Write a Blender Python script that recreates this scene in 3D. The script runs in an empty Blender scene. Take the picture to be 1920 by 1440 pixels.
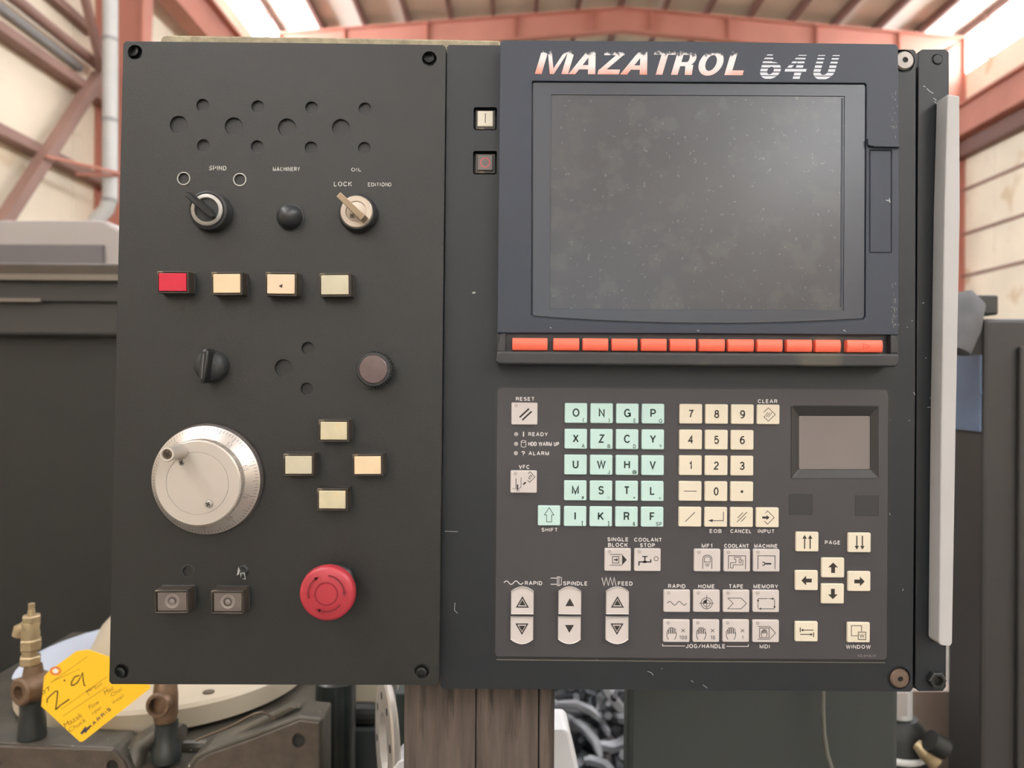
import bpy, bmesh, math, random, os
from mathutils import Vector, Matrix
from mathutils.geometry import delaunay_2d_cdt
random.seed(7)
PI = math.pi
SC = bpy.context.scene
COL = SC.collection
# ------------------------------------------------------------------ camera, world, lights, exposure
F = 1442.0            # focal length in pixels of the 1920 px wide frame
ROLL = 0.0066
CAMZ = 1.45
cam_d = bpy.data.cameras.new('camera'); cam = bpy.data.objects.new('camera', cam_d); COL.objects.link(cam)
cam_d.sensor_width = 36.0; cam_d.lens = 36.0 * F / 1920.0
cam_d.clip_start = 0.05; cam_d.clip_end = 200
cam.matrix_world = Matrix.Translation((0, 0, CAMZ)) @ Matrix.Rotation(PI/2, 4, 'X') @ Matrix.Rotation(ROLL, 4, 'Z')
cam_d.dof.use_dof = True; cam_d.dof.focus_distance = 0.53; cam_d.dof.aperture_fstop = 8.5
SC.camera = cam
SC.view_settings.view_transform = 'Standard'; SC.view_settings.look = 'None'
SC.view_settings.exposure = -0.27; SC.view_settings.gamma = 1.0
SC.view_settings.use_curve_mapping = False
try:
    SC.cycles.use_denoising = True
    SC.cycles.max_bounces = 8
except Exception: pass
wd = bpy.data.worlds.new('world'); SC.world = wd; wd.use_nodes = True
wd.node_tree.nodes['Background'].inputs[0].default_value = (0.75, 0.85, 1.0, 1)
wd.node_tree.nodes['Background'].inputs[1].default_value = 1.0
STRIP_GLOW = 34.0     # translucent daylight panels along the wall tops
ADDED_ROOF_GLOW = 8.0   # unseen glowing roof panels, added to light the console and shop
def area(name, loc, rot, sx, sy, power, col):
    l = bpy.data.lights.new(name, 'AREA'); l.shape = 'RECTANGLE'; l.size = sx; l.size_y = sy
    l.energy = power; l.color = col
    o = bpy.data.objects.new(name, l); COL.objects.link(o); o.location = loc; o.rotation_euler = rot
    return o
# area light added at the building's unseen front end to brighten the console faces
area('added_front_fill', (1.5, -24.5, 3.4), (PI/2, 0, 0), 7.0, 5.5, 260, (0.93, 0.97, 1.0))

# ------------------------------------------------------------------ mapping photo pixels to real positions
CR, SR = math.cos(ROLL), math.sin(ROLL)
def W(px, py, d):
    u, v = px-960.0, 720.0-py
    return Vector(((u*CR - v*SR)*d/F, d, CAMZ + (u*SR + v*CR)*d/F))
# ------------------------------------------------------------------ materials
def lin(c):
    r = []
    for x in c:
        x /= 255.0
        r.append(x/12.92 if x <= .04045 else ((x+.055)/1.055)**2.4)
    return r
MATS = {}
def mat(name, rgb, rough=0.5, metal=0.0, var=0.0, vscale=20.0, bump=0.0, bscale=300.0, specks=None, sscale=60.0, sthr=0.72,
        spec=0.5, emit=None, coat=0.0, stretch=None, stain=None, stscale=6.0, stthr=0.58):
    if name in MATS: return MATS[name]
    m = bpy.data.materials.new(name); m.use_nodes = True
    nt = m.node_tree; N = nt.nodes; L = nt.links
    b = N['Principled BSDF']
    c = lin(rgb)
    b.inputs['Base Color'].default_value = (*c, 1)
    b.inputs['Roughness'].default_value = rough; b.inputs['Metallic'].default_value = metal
    b.inputs['Specular IOR Level'].default_value = spec
    b.inputs['Coat Weight'].default_value = coat
    tc = N.new('ShaderNodeTexCoord'); vec = tc.outputs['Object']
    if stretch:
        mp = N.new('ShaderNodeMapping'); mp.inputs['Scale'].default_value = stretch
        L.new(vec, mp.inputs['Vector']); vec = mp.outputs['Vector']
    col = None
    def noise(sc, det=4.0):
        n = N.new('ShaderNodeTexNoise'); n.inputs['Scale'].default_value = sc; n.inputs['Detail'].default_value = det
        L.new(vec, n.inputs['Vector']); return n.outputs['Fac']
    def mix(fac, a, bb):
        x = N.new('ShaderNodeMix'); x.data_type = 'RGBA'
        L.new(fac, x.inputs[0])
        for s, v in ((6, a), (7, bb)):
            if isinstance(v, (tuple, list)): x.inputs[s].default_value = (*v[:3], 1)
            else: L.new(v, x.inputs[s])
        return x.outputs[2]
    def ramp(fac, lo, hi):
        r = N.new('ShaderNodeMapRange'); r.inputs[1].default_value = lo; r.inputs[2].default_value = hi
        L.new(fac, r.inputs[0]); return r.outputs[0]
    if var:
        col = mix(ramp(noise(vscale), .3, .7), [x*(1-var) for x in c], [min(1, x*(1+var)) for x in c])
    if stain:
        col = mix(ramp(noise(stscale, 6), stthr, stthr+.09), col or list(c), lin(stain))
    if specks:
        col = mix(ramp(noise(sscale, 5), sthr, sthr+.02), col or list(c), lin(specks))
    if col is not None: L.new(col, b.inputs['Base Color'])
    if bump:
        bn = N.new('ShaderNodeBump'); bn.inputs['Strength'].default_value = bump; bn.inputs['Distance'].default_value = 0.001
        L.new(noise(bscale), bn.inputs['Height']); L.new(bn.outputs[0], b.inputs['Normal'])
    if emit:
        b.inputs['Emission Color'].default_value = (*lin(emit[0]), 1); b.inputs['Emission Strength'].default_value = emit[1]
    MATS[name] = m
    return m
M_lbox = mat('charcoal_powder_coat', (27, 27, 25), .47, var=.07, vscale=5, bump=.12, bscale=900, specks=(120,120,115), sscale=55, sthr=.80, spec=.45)
M_house = mat('blue_black_enamel', (24, 28, 32), .46, var=.08, vscale=7, bump=.05, specks=(150,150,145), sscale=70, sthr=.765, spec=.45)
M_bezel = mat('slate_bezel_plastic', (40, 46, 58), .46, var=.06, vscale=8, bump=.04, specks=(150,150,145), sscale=80, sthr=.78, spec=.45)
M_ledge = mat('oily_ledge_plastic', (38, 38, 40), .45, var=.15, vscale=20, stain=(66,62,52), stscale=18, stthr=.6)
M_glass = mat('screen_margin', (56, 60, 68), .28, var=.05, vscale=9, spec=.5)
M_display = mat('dusty_display', (64, 65, 69), .24, var=.16, vscale=9, specks=(86,87,88), sscale=260, sthr=.66, stain=(70,71,73), stscale=70, stthr=.54, bump=.03, bscale=150, spec=.5)
M_membrane = mat('keyboard_film', (60, 58, 60), .42, var=.04, vscale=4, spec=.4)
M_mint = mat('mint_key', (174, 200, 193), .40, spec=.4)
M_cream = mat('cream_key', (202, 192, 172), .40, spec=.4)
M_grey = mat('warm_grey_key', (184, 176, 171), .40, spec=.4)
M_ink = mat('black_print', (36, 30, 26), .6)
M_inkg = mat('dark_green_print', (24, 42, 36), .6)
M_print = mat('white_print', (196, 193, 188), .6)
M_led = mat('unlit_led', (160, 152, 146), .35)
M_orange = mat('orange_softkey', (222, 98, 74), .38, var=.05, vscale=30, spec=.4)
M_black = mat('black_plastic', (30, 30, 29), .38, var=.1, vscale=60, spec=.5)
M_blackr = mat('black_rough_plastic', (36, 37, 37), .55, var=.2, vscale=200, bump=.2, bscale=600, specks=(110,108,104), sscale=220, sthr=.70)
M_frame = mat('button_frame_plastic', (54, 47, 40), .42, var=.15, vscale=150, specks=(112,100,84), sscale=160, sthr=.66)
M_lensred = mat('red_lens', (186, 28, 54), .25, var=.03, vscale=80)
M_lensc = mat('warm_cream_lens', (208, 184, 150), .3, var=.04, vscale=60)
M_lensp = mat('peach_lens', (212, 184, 156), .3, var=.04, vscale=60)
M_lensg = mat('pale_olive_lens', (180, 172, 148), .3, var=.05, vscale=60)
M_lensa = mat('aged_cream_lens', (186, 176, 146), .3, var=.09, vscale=90, stain=(196,172,128), stscale=60, stthr=.62)
M_lensd = mat('dead_brown_lens', (98, 89, 82), .28, var=.14, vscale=120)
M_lensk = mat('maroon_smoked_lens', (92, 76, 74), .3, var=.15, vscale=120)
M_estop = mat('red_mushroom_plastic', (158, 44, 54), .42, var=.05, vscale=40)
M_estopd = mat('engraved_dark_red', (104, 14, 24), .6)
M_alu = mat('brushed_aluminium', (196, 190, 184), .36, 0.85, var=.04, vscale=30)
M_aluf = mat('satin_aluminium_face', (186, 178, 168), .52, 0.55, var=.03, vscale=30)
M_silver = mat('silver_ring', (150, 146, 140), .4, .6, var=.08, vscale=100)
M_screwd = mat('dark_screw', (92, 80, 68), .4, .8)
M_key = mat('brass_key', (188, 168, 142), .38, .6, var=.1, vscale=100)
M_chrome = mat('worn_chrome_rim', (150, 150, 145), .35, .7)
M_rust = mat('rusty_bolt', (96, 78, 66), .6, .3, var=.25, vscale=120)
M_strip = mat('scuffed_white_paint', (164, 162, 160), .5, var=.06, vscale=12, specks=(84,72,62), sscale=42, sthr=.74, stretch=(1,1,.6))
M_tape = mat('brown_tape', (88, 66, 50), .6, var=.3, vscale=60)
M_ply = mat('fuzzy_tan_board', (146, 136, 112), .85, var=.25, vscale=140, bump=.6, bscale=500)
M_wood = mat('weathered_wood', (80, 70, 63), .8, var=.40, vscale=26, bump=.5, bscale=60, stretch=(6, 6, .5), stain=(52,44,38), stscale=20, stthr=.60)
M_cover = mat('ivory_enamel', (166, 155, 136), .45, var=.05, vscale=10)
M_sheet = mat('bluish_white_sheet', (172, 178, 190), .4)
M_cast = mat('oily_grey_casting', (76, 72, 63), .42, .35, var=.25, vscale=25, bump=.4, bscale=120, specks=(170,165,150), sscale=110, sthr=.70)
M_castf = mat('rusty_casting_face', (74, 64, 54), .6, .15, var=.22, vscale=60, bump=.4, bscale=300)
M_brass = mat('tarnished_brass', (160, 142, 110), .42, .55, var=.2, vscale=70, bump=.2, bscale=200)
M_brown = mat('brown_bronze', (104, 82, 62), .5, .4, var=.25, vscale=80)
M_oilblk = mat('oily_black_fitting', (34, 38, 36), .3, var=.3, vscale=60)
M_tag = mat('yellow_card', (240, 186, 28), .6, var=.02, vscale=30)
M_pen = mat('black_marker', (30, 26, 10), .6)
M_penl = mat('thin_ballpoint', (98, 70, 16), .6)
M_ring = mat('pink_reinforcement', (206, 104, 60), .6)
M_mgrey = mat('light_grey_machine_paint', (148, 140, 136), .5, var=.04, vscale=3)
M_mband = mat('mid_grey_band', (92, 88, 90), .4)
M_mdark = mat('dark_machine_paint', (40, 40, 37), .5, var=.1, vscale=4)
M_mblk = mat('black_machine_door', (20, 21, 18), .55, var=.08, vscale=3)
M_mbrown = mat('oil_brown_rail', (56, 46, 36), .5, var=.15, vscale=10)
M_edge = mat('bare_metal_edge', (112, 106, 98), .4, .6)
M_cab = mat('charcoal_cabinet', (44, 42, 40), .5, var=.06, vscale=4)
M_panelg = mat('green_grey_panel', (46, 51, 49), .5, var=.04, vscale=5)
M_bluerefl = mat('blue_reflection_glass', (70, 88, 112), .25, var=.1, vscale=12)  # the glass's sky reflection is put into this blue base colour
M_white = mat('white_plastic', (226, 226, 228), .4)
M_cloth = mat('grey_hose_rubber', (84, 84, 86), .7, var=.25, vscale=20)
M_cable = mat('grey_cable', (92, 92, 84), .5)
M_chip = mat('black_grey_turnings', (52, 54, 58), .35, .3, var=.6, vscale=18)
M_chipl = mat('light_grey_turnings', (120, 122, 126), .4, .2, var=.3, vscale=18)
M_beige = mat('beige_paint', (128, 112, 100), .6, var=.05)
M_steel = mat('red_oxide_steel', (184, 122, 104), .6, var=.08, vscale=2)
M_steelb = mat('brown_oxide_steel', (142, 110, 98), .6, var=.12, vscale=2)
M_wall = mat('cream_siding', (228, 215, 192), .7, var=.07, vscale=1.2, stain=(206,184,150), stscale=1.4, stthr=.60)
M_roof = mat('cream_roof_liner', (236, 226, 210), .7, var=.06, vscale=.8)
M_purlin = mat('brown_purlin', (116, 84, 74), .6)
M_pipe = mat('white_galvanised_pipe', (190, 190, 186), .45, var=.05, vscale=5)
M_pipeg = mat('grey_conduit', (150, 148, 146), .5)
M_floor = mat('concrete_floor', (110, 104, 96), .7, var=.15, vscale=2, bump=.2, bscale=40)
M_glow = mat('daylit_fibreglass', (240, 240, 236), .6, emit=((238, 246, 255), STRIP_GLOW))
M_roof_glow = mat('added_roof_glow', (240, 240, 236), .6, emit=((240, 246, 255), ADDED_ROOF_GLOW))

# ------------------------------------------------------------------ mesh helpers
WL = {}
def wl(o): return WL[o] if o is not None else Vector((0, 0, 0))
def empty(name, loc, label=None, cat=None, group=None, kind=None, parent=None):
    o = bpy.data.objects.new(name, None); COL.objects.link(o); o.empty_display_size = .02
    loc = Vector(loc); o.parent = parent; o.location = loc - wl(parent); WL[o] = loc
    tag(o, label, cat, group, kind); return o
def tag(o, label=None, cat=None, group=None, kind=None):
    if label: o['label'] = label
    if cat: o['category'] = cat
    if group: o['group'] = group
    if kind: o['kind'] = kind
    return o
class MB:
    def __init__(s): s.v = []; s.f = []; s.sm = []
    def add(s, vs, fs, smooth=False, M=None):
        n = len(s.v)
        s.v += [(M @ Vector(p)) if M else Vector(p) for p in vs]
        s.f += [tuple(i+n for i in f) for f in fs]; s.sm += [smooth]*len(fs); return s
    def box(s, a, b, M=None):
        x0, y0, z0 = a; x1, y1, z1 = b
        vs = [(x0,y0,z0),(x1,y0,z0),(x1,y1,z0),(x0,y1,z0),(x0,y0,z1),(x1,y0,z1),(x1,y1,z1),(x0,y1,z1)]
        return s.add(vs, [(3,2,1,0),(4,5,6,7),(0,1,5,4),(1,2,6,5),(2,3,7,6),(3,0,4,7)], M=M)
    def lathe(s, c, prof, n=40, axis='-Y', M=None, smooth=True, closed=False):
        """prof: list of (radius, height) measured along the axis from c"""
        vs, fs = [], []
        A = {'-Y': lambda r,a,h: (r*math.cos(a), -h, r*math.sin(a)), 'Z': lambda r,a,h: (r*math.cos(a), r*math.sin(a), h),
             'X': lambda r,a,h: (h, r*math.cos(a), r*math.sin(a))}[axis]
        for r, h in prof:
            for i in range(n):
                p = A(max(r, 1e-6), 2*PI*i/n, h); vs.append((p[0]+c[0], p[1]+c[1], p[2]+c[2]))
        for j in range(len(prof)-1):
            for i in range(n):
                k = (i+1) % n; fs.append((j*n+i, j*n+k, (j+1)*n+k, (j+1)*n+i))
        if closed:
            j = len(prof)-1
            for i in range(n):
                k = (i+1) % n; fs.append((j*n+i, j*n+k, k, i))
        else:
            fs.append(tuple(range(n))[::-1]); fs.append(tuple(range((len(prof)-1)*n, len(prof)*n)))
        return s.add(vs, fs, smooth, M)
    def tube(s, pts, r, n=8, smooth=True, cap=True):
        pts = [Vector(p) for p in pts]; vs, fs = [], []
        rr = r if isinstance(r, (list, tuple)) else [r]*len(pts)
        up = None
        for i, p in enumerate(pts):
            t = (pts[min(i+1, len(pts)-1)] - pts[max(i-1, 0)]).normalized()
            if up is None: up = Vector((0, 0, 1)) if abs(t.z) < .9 else Vector((1, 0, 0))
            a = t.cross(up).normalized(); b = a.cross(t).normalized(); up = b
            for k in range(n):
                w = 2*PI*(k+.5)/n; vs.append(p + a*math.cos(w)*rr[i] + b*math.sin(w)*rr[i])
        for i in range(len(pts)-1):
            for k in range(n):
                m = (k+1) % n; fs.append((i*n+k, i*n+m, (i+1)*n+m, (i+1)*n+k))
        if cap: fs.append(tuple(range(n))[::-1]); fs.append(tuple(range((len(pts)-1)*n, len(pts)*n)))
        return s.add(vs, fs, smooth)
    def rprism(s, w, h, y0, y1, r=0.0, inset=0.0, ch=0.0, n=3, cx=0, cz=0, M=None, topr=None):
        """rounded rectangle in XZ centred on cx, cz; from y0 (back) to y1 (front, smaller y); chamfer ch at the front"""
        L = []
        for (ins, y) in ((0, y0), (inset, y1+ch), (inset+ch, y1)) if ch else ((0, y0), (inset, y1)):
            L.append([(cx+x, y, cz+z) for x, z in rrect(w-2*ins, h-2*ins, max(r-ins*.5, 1e-5), n)])
        m = len(L[0]); vs = [p for l in L for p in l]; fs = []
        for j in range(len(L)-1):
            for i in range(m):
                k = (i+1) % m; fs.append((j*m+i, j*m+k, (j+1)*m+k, (j+1)*m+i))
        fs.append(tuple(range(m))[::-1]); fs.append(tuple(range((len(L)-1)*m, len(L)*m)))
        return s.add(vs, fs, M=M)
    def ob(s, name, m, parent=None, origin=None, bevel=0, seg=2, label=None, cat=None, group=None, kind=None, smooth=None, fix=True):
        if origin is None:
            if parent is not None: origin = wl(parent)
            else:
                origin = Vector((sum(p.x for p in s.v)/len(s.v), sum(p.y for p in s.v)/len(s.v), min(p.z for p in s.v)))
        origin = Vector(origin)
        me = bpy.data.meshes.new(name); me.from_pydata([tuple(p-origin) for p in s.v], [], s.f)
        me.polygons.foreach_set('use_smooth', [bool(x) if smooth is None else smooth for x in s.sm])
        if fix:
            bm = bmesh.new(); bm.from_mesh(me); bmesh.ops.recalc_face_normals(bm, faces=bm.faces); bm.to_mesh(me); bm.free()
        me.update()
        return mesh_ob(name, me, m, parent, origin, bevel, seg, label, cat, group, kind, any(s.sm) if smooth is None else smooth)
def mesh_ob(name, me, m, parent=None, origin=(0,0,0), bevel=0, seg=2, label=None, cat=None, group=None, kind=None, sm=False):
    o = bpy.data.objects.new(name, me); COL.objects.link(o)
    if not me.materials: me.materials.append(m)
    origin = Vector(origin); o.parent = parent; o.location = origin - wl(parent); WL[o] = origin
    if bevel:
        b = o.modifiers.new('b', 'BEVEL'); b.width = bevel; b.segments = seg; b.limit_method = 'ANGLE'; b.angle_limit = .6
    if sm:
        try: me.set_sharp_from_angle(angle=math.radians(38))
        except Exception: pass
    return tag(o, label, cat, group, kind)
def rrect(w, h, r, n=3):
    p = []
    for cx, cz, a0 in ((w/2-r, h/2-r, 0), (-w/2+r, h/2-r, PI/2), (-w/2+r, -h/2+r, PI), (w/2-r, -h/2+r, 1.5*PI)):
        for i in range(n+1):
            a = a0 + PI/2*i/n; p.append((cx+r*math.cos(a), cz+r*math.sin(a)))
    return p
def circ(cx, cy, r, n=28, ry=None): return [(cx+r*math.cos(2*PI*i/n), cy+(ry or r)*math.sin(2*PI*i/n)) for i in range(n)]
def rpx(x0, y0, x1, y1, r=4, n=3): return [(x+(x0+x1)/2, z+(y0+y1)/2) for x, z in rrect(x1-x0, y1-y0, r, n)]
def inside(p, poly):
    c = False; j = len(poly)-1
    for i in range(len(poly)):
        a, b = poly[i], poly[j]
        if (a[1] > p[1]) != (b[1] > p[1]) and p[0] < (b[0]-a[0])*(p[1]-a[1])/(b[1]-a[1])+a[0]: c = not c
        j = i
    return c
def plate(mb, outer, dfun, yback, holes=()):
    """a solid plate outlined in photo pixels; dfun(py) gives its front depth, yback its back; holes are (outline, depth or None)"""
    if not callable(dfun): d0 = dfun; dfun = lambda py: d0
    if not callable(yback): y0 = yback; yback = lambda py: y0
    pts = [Vector(p) for p in outer]; edges = [(i, (i+1) % len(outer)) for i in range(len(outer))]
    for h, dep in holes:
        n = len(pts); pts += [Vector(p) for p in h]; edges += [(n+i, n+(i+1) % len(h)) for i in range(len(h))]
    r = delaunay_2d_cdt(pts, edges, [], 0, 1e-7)
    V, T = r[0], r[2]
    fr = [W(p.x, p.y, dfun(p.y)) for p in V]; fs = []
    for t in T:
        c = sum((V[i] for i in t), Vector((0, 0)))/len(t)
        if inside(c, outer) and not any(inside(c, h) for h, _ in holes): fs.append(tuple(t))
    mb.add(fr, fs)
    n = len(outer); a = [W(x, y, dfun(y)) for x, y in outer]; b = [Vector((p.x, yback(outer[i][1]), p.z)) for i, p in enumerate(a)]
    mb.add(a+b, [(i, (i+1) % n, (i+1) % n+n, i+n) for i in range(n)])
    if any(dep is None for _, dep in holes): mb.add([Vector((p.x, yback(V[i].y), p.z)) for i, p in enumerate(fr)], fs)
    else: mb.add(b, [tuple(range(n))])
    for h, dep in holes:
        n = len(h); a = [W(x, y, dfun(y)) for x, y in h]
        b = [Vector((p.x, (yback(h[i][1]) if dep is None else p.y+dep), p.z)) for i, p in enumerate(a)]
        mb.add(a+b, [(i, (i+1) % n, (i+1) % n+n, i+n) for i in range(n)])
        if dep is not None: mb.add(b, [tuple(range(n))])
    bm = bmesh.new(); me = bpy.data.meshes.new('t')
    me.from_pydata([tuple(p) for p in mb.v], [], mb.f); bm.from_mesh(me)
    bmesh.ops.remove_doubles(bm, verts=bm.verts, dist=2e-6); bm.verts.index_update()
    mb.v = [v.co.copy() for v in bm.verts]; mb.f = [tuple(v.index for v in f.verts) for f in bm.faces]; mb.sm = [False]*len(mb.f)
    bm.free(); bpy.data.meshes.remove(me)
    return mb
# ---- text and line art: 2D shapes in photo pixels, x right and y down
def arc_(cx, cy, rx, ry, a0, a1, n=10):
    return [(cx+rx*math.cos(math.radians(a0+(a1-a0)*i/n)), cy+ry*math.sin(math.radians(a0+(a1-a0)*i/n))) for i in range(n+1)]
GL = {  # plain grotesque capitals as centre lines: (width, strokes), y up, height 1
 'A': (.78, [[(0,0),(.39,1),(.78,0)],[(.13,.33),(.65,.33)]]), 'B': (.62, [[(.3,.53),(0,.53),(0,1),(.34,1)]+arc_(.34,.765,.24,.235,90,-90)+[(.3,.53)], [(0,.53),(0,0),(.35,0)]+arc_(.35,.265,.27,.265,-90,90)]),
 'C': (.74, [arc_(.38,.5,.38,.5,38,322,22)]), 'D': (.68, [[(0,.5),(0,1),(.28,1)]+arc_(.28,.5,.4,.5,90,-90,14)+[(0,0),(0,.5)]]),
 'E': (.56, [[(.56,1),(0,1),(0,0),(.57,0)],[(0,.53),(.5,.53)]]), 'F': (.52, [[(.54,1),(0,1),(0,0)],[(0,.52),(.46,.52)]]),
 'G': (.76, [arc_(.38,.5,.38,.5,42,312,22)+[(.75,.2),(.75,.46),(.42,.46)],[(.75,.4),(.75,0)]]), 'H': (.64, [[(0,0),(0,1)],[(.64,0),(.64,1)],[(0,.53),(.64,.53)]]),
 'I': (0, [[(0,0),(0,1)]]), 'J': (.46, [[(.46,1),(.46,.27)]+arc_(.23,.27,.23,.27,0,-175)]), 'K': (.66, [[(0,0),(0,1)],[(.63,1),(0,.36)],[(.2,.57),(.66,0)]]),
 'L': (.52, [[(0,1),(0,0),(.52,0)]]), 'M': (.80, [[(0,0),(0,1),(.4,.03),(.8,1),(.8,0)]]), 'N': (.64, [[(0,0),(0,1),(.64,0),(.64,1)]]),
 'O': (.80, [arc_(.4,.5,.4,.5,0,360,26)]), 'P': (.60, [[(0,0),(0,1),(.34,1)]+arc_(.34,.735,.26,.265,90,-90)+[(0,.47)]]),
 'Q': (.80, [arc_(.4,.5,.4,.5,0,360,26),[(.48,.25),(.8,-.04)]]), 'R': (.62, [[(0,0),(0,1),(.36,1)]+arc_(.36,.745,.25,.255,90,-90)+[(0,.49)],[(.36,.49),(.5,.4),(.57,.1),(.62,0)]]),
 'S': (.60, [arc_(.30,.76,.27,.24,15,255,14)+arc_(.30,.26,.30,.26,75,-165,14)]), 'T': (.64, [[(0,1),(.64,1)],[(.32,1),(.32,0)]]),
 'U': (.64, [[(0,1),(0,.32)]+arc_(.32,.32,.32,.32,180,360,14)+[(.64,1)]]), 'V': (.70, [[(0,1),(.35,0),(.7,1)]]), 'W': (1.04, [[(0,1),(.26,0),(.52,.97),(.78,0),(1.04,1)]]),
 'X': (.66, [[(0,0),(.64,1)],[(0.02,1),(.66,0)]]), 'Y': (.68, [[(0,1),(.34,.44),(.68,1)],[(.34,.44),(.34,0)]]), 'Z': (.60, [[(.02,1),(.6,1),(0,0),(.62,0)]]),
 '0': (.52, [arc_(.26,.5,.26,.5,0,360,24)]), '1': (.26, [[(0,.78),(.14,.82),(.24,1),(.24,0)]]), '2': (.54, [arc_(.27,.72,.26,.28,170,-30,12)+[(.1,.2),(0,0),(.55,0)]]),
 '3': (.54, [arc_(.26,.76,.24,.24,165,-80,12)+arc_(.26,.27,.27,.27,80,-165,14)]), '4': (.58, [[(.42,0),(.42,1),(0,.3),(.58,.3)]]),
 '5': (.54, [[(.5,1),(.1,1),(.04,.5)]+arc_(.26,.32,.27,.32,130,-155,14)]), '6': (.54, [arc_(.27,.31,.27,.31,0,360,20),arc_(.38,.45,.38,.55,188,70,12)]),
 '7': (.54, [[(0,1),(.54,1),(.3,.55),(.18,0)]]), '8': (.54, [arc_(.27,.77,.22,.23,0,360,18),arc_(.27,.27,.27,.27,0,360,20)]), '9': (.54, [arc_(.27,.69,.27,.31,0,360,20),arc_(.16,.55,.38,.55,8,-110,12)]),
 '?': (.50, [arc_(.25,.74,.25,.26,175,-45,12)+[(.26,.44),(.25,.28)],[(.25,.08),(.25,-.04)]]), ',': (.2, [[(.2,1),(.18,.4),(0,0)]]), '(': (.3, [[(.3,1),(.08,.75),(0,.5),(.08,.25),(.3,0)]]), ')': (.3, [[(0,1),(.22,.75),(.3,.5),(.22,.25),(0,0)]]),
 '[': (.22, [[(.22,1),(0,1),(0,0),(.22,0)]]), ']': (.22, [[(0,1),(.22,1),(.22,0),(0,0)]]), '=': (1.6, [[(0,0),(1.6,0)],[(0,1),(1.6,1)]]), '+': (1, [[(0,.5),(1,.5)],[(.5,0),(.5,1)]]),
 '*': (.9, [[(.45,0),(.45,1)],[(0,.75),(.9,.25)],[(.9,.75),(0,.25)]]), '#': (.8, [[(.15,0),(.3,1)],[(.5,0),(.65,1)],[(0,.33),(.76,.33)],[(.04,.68),(.8,.68)]]),
 '@': (1, [arc_(.5,.5,.5,.5,-50,280,22),arc_(.5,.5,.22,.22,0,360,12),[(.72,.7),(.72,.35),(.85,.25),(.98,.4)]]), '&': (.7, [[(.7,0),(.2,.66)]+arc_(.32,.82,.17,.18,215,-40,10)+[(.12,.45)]+arc_(.28,.24,.26,.24,130,340,12)+[(.62,.45)]]),
 '/': (.5, [[(0,0),(.5,1)]]), '-': (.4, [[(0,.42),(.4,.42)]]), '.': (0, [[(0,0),(0,.05)]]), ' ': (.12, [])}
FONT = None
TC = {}
def text2d(s, bold=0.0):
    k = (s, bold)
    if k in TC: return TC[k]
    cu = bpy.data.curves.new('t', 'FONT'); cu.body = s; cu.offset = bold; cu.resolution_u = 3; cu.size = 1
    if FONT: cu.font = FONT
    o = bpy.data.objects.new('t', cu); COL.objects.link(o)
    me = bpy.data.meshes.new_from_object(o.evaluated_get(bpy.context.evaluated_depsgraph_get()))
    V = [(v.co.x, -v.co.y) for v in me.vertices]; Fc = [tuple(p.vertices) for p in me.polygons]
    bpy.data.objects.remove(o); bpy.data.curves.remove(cu); bpy.data.meshes.remove(me)
    TC[k] = (V, Fc); return TC[k]
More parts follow.
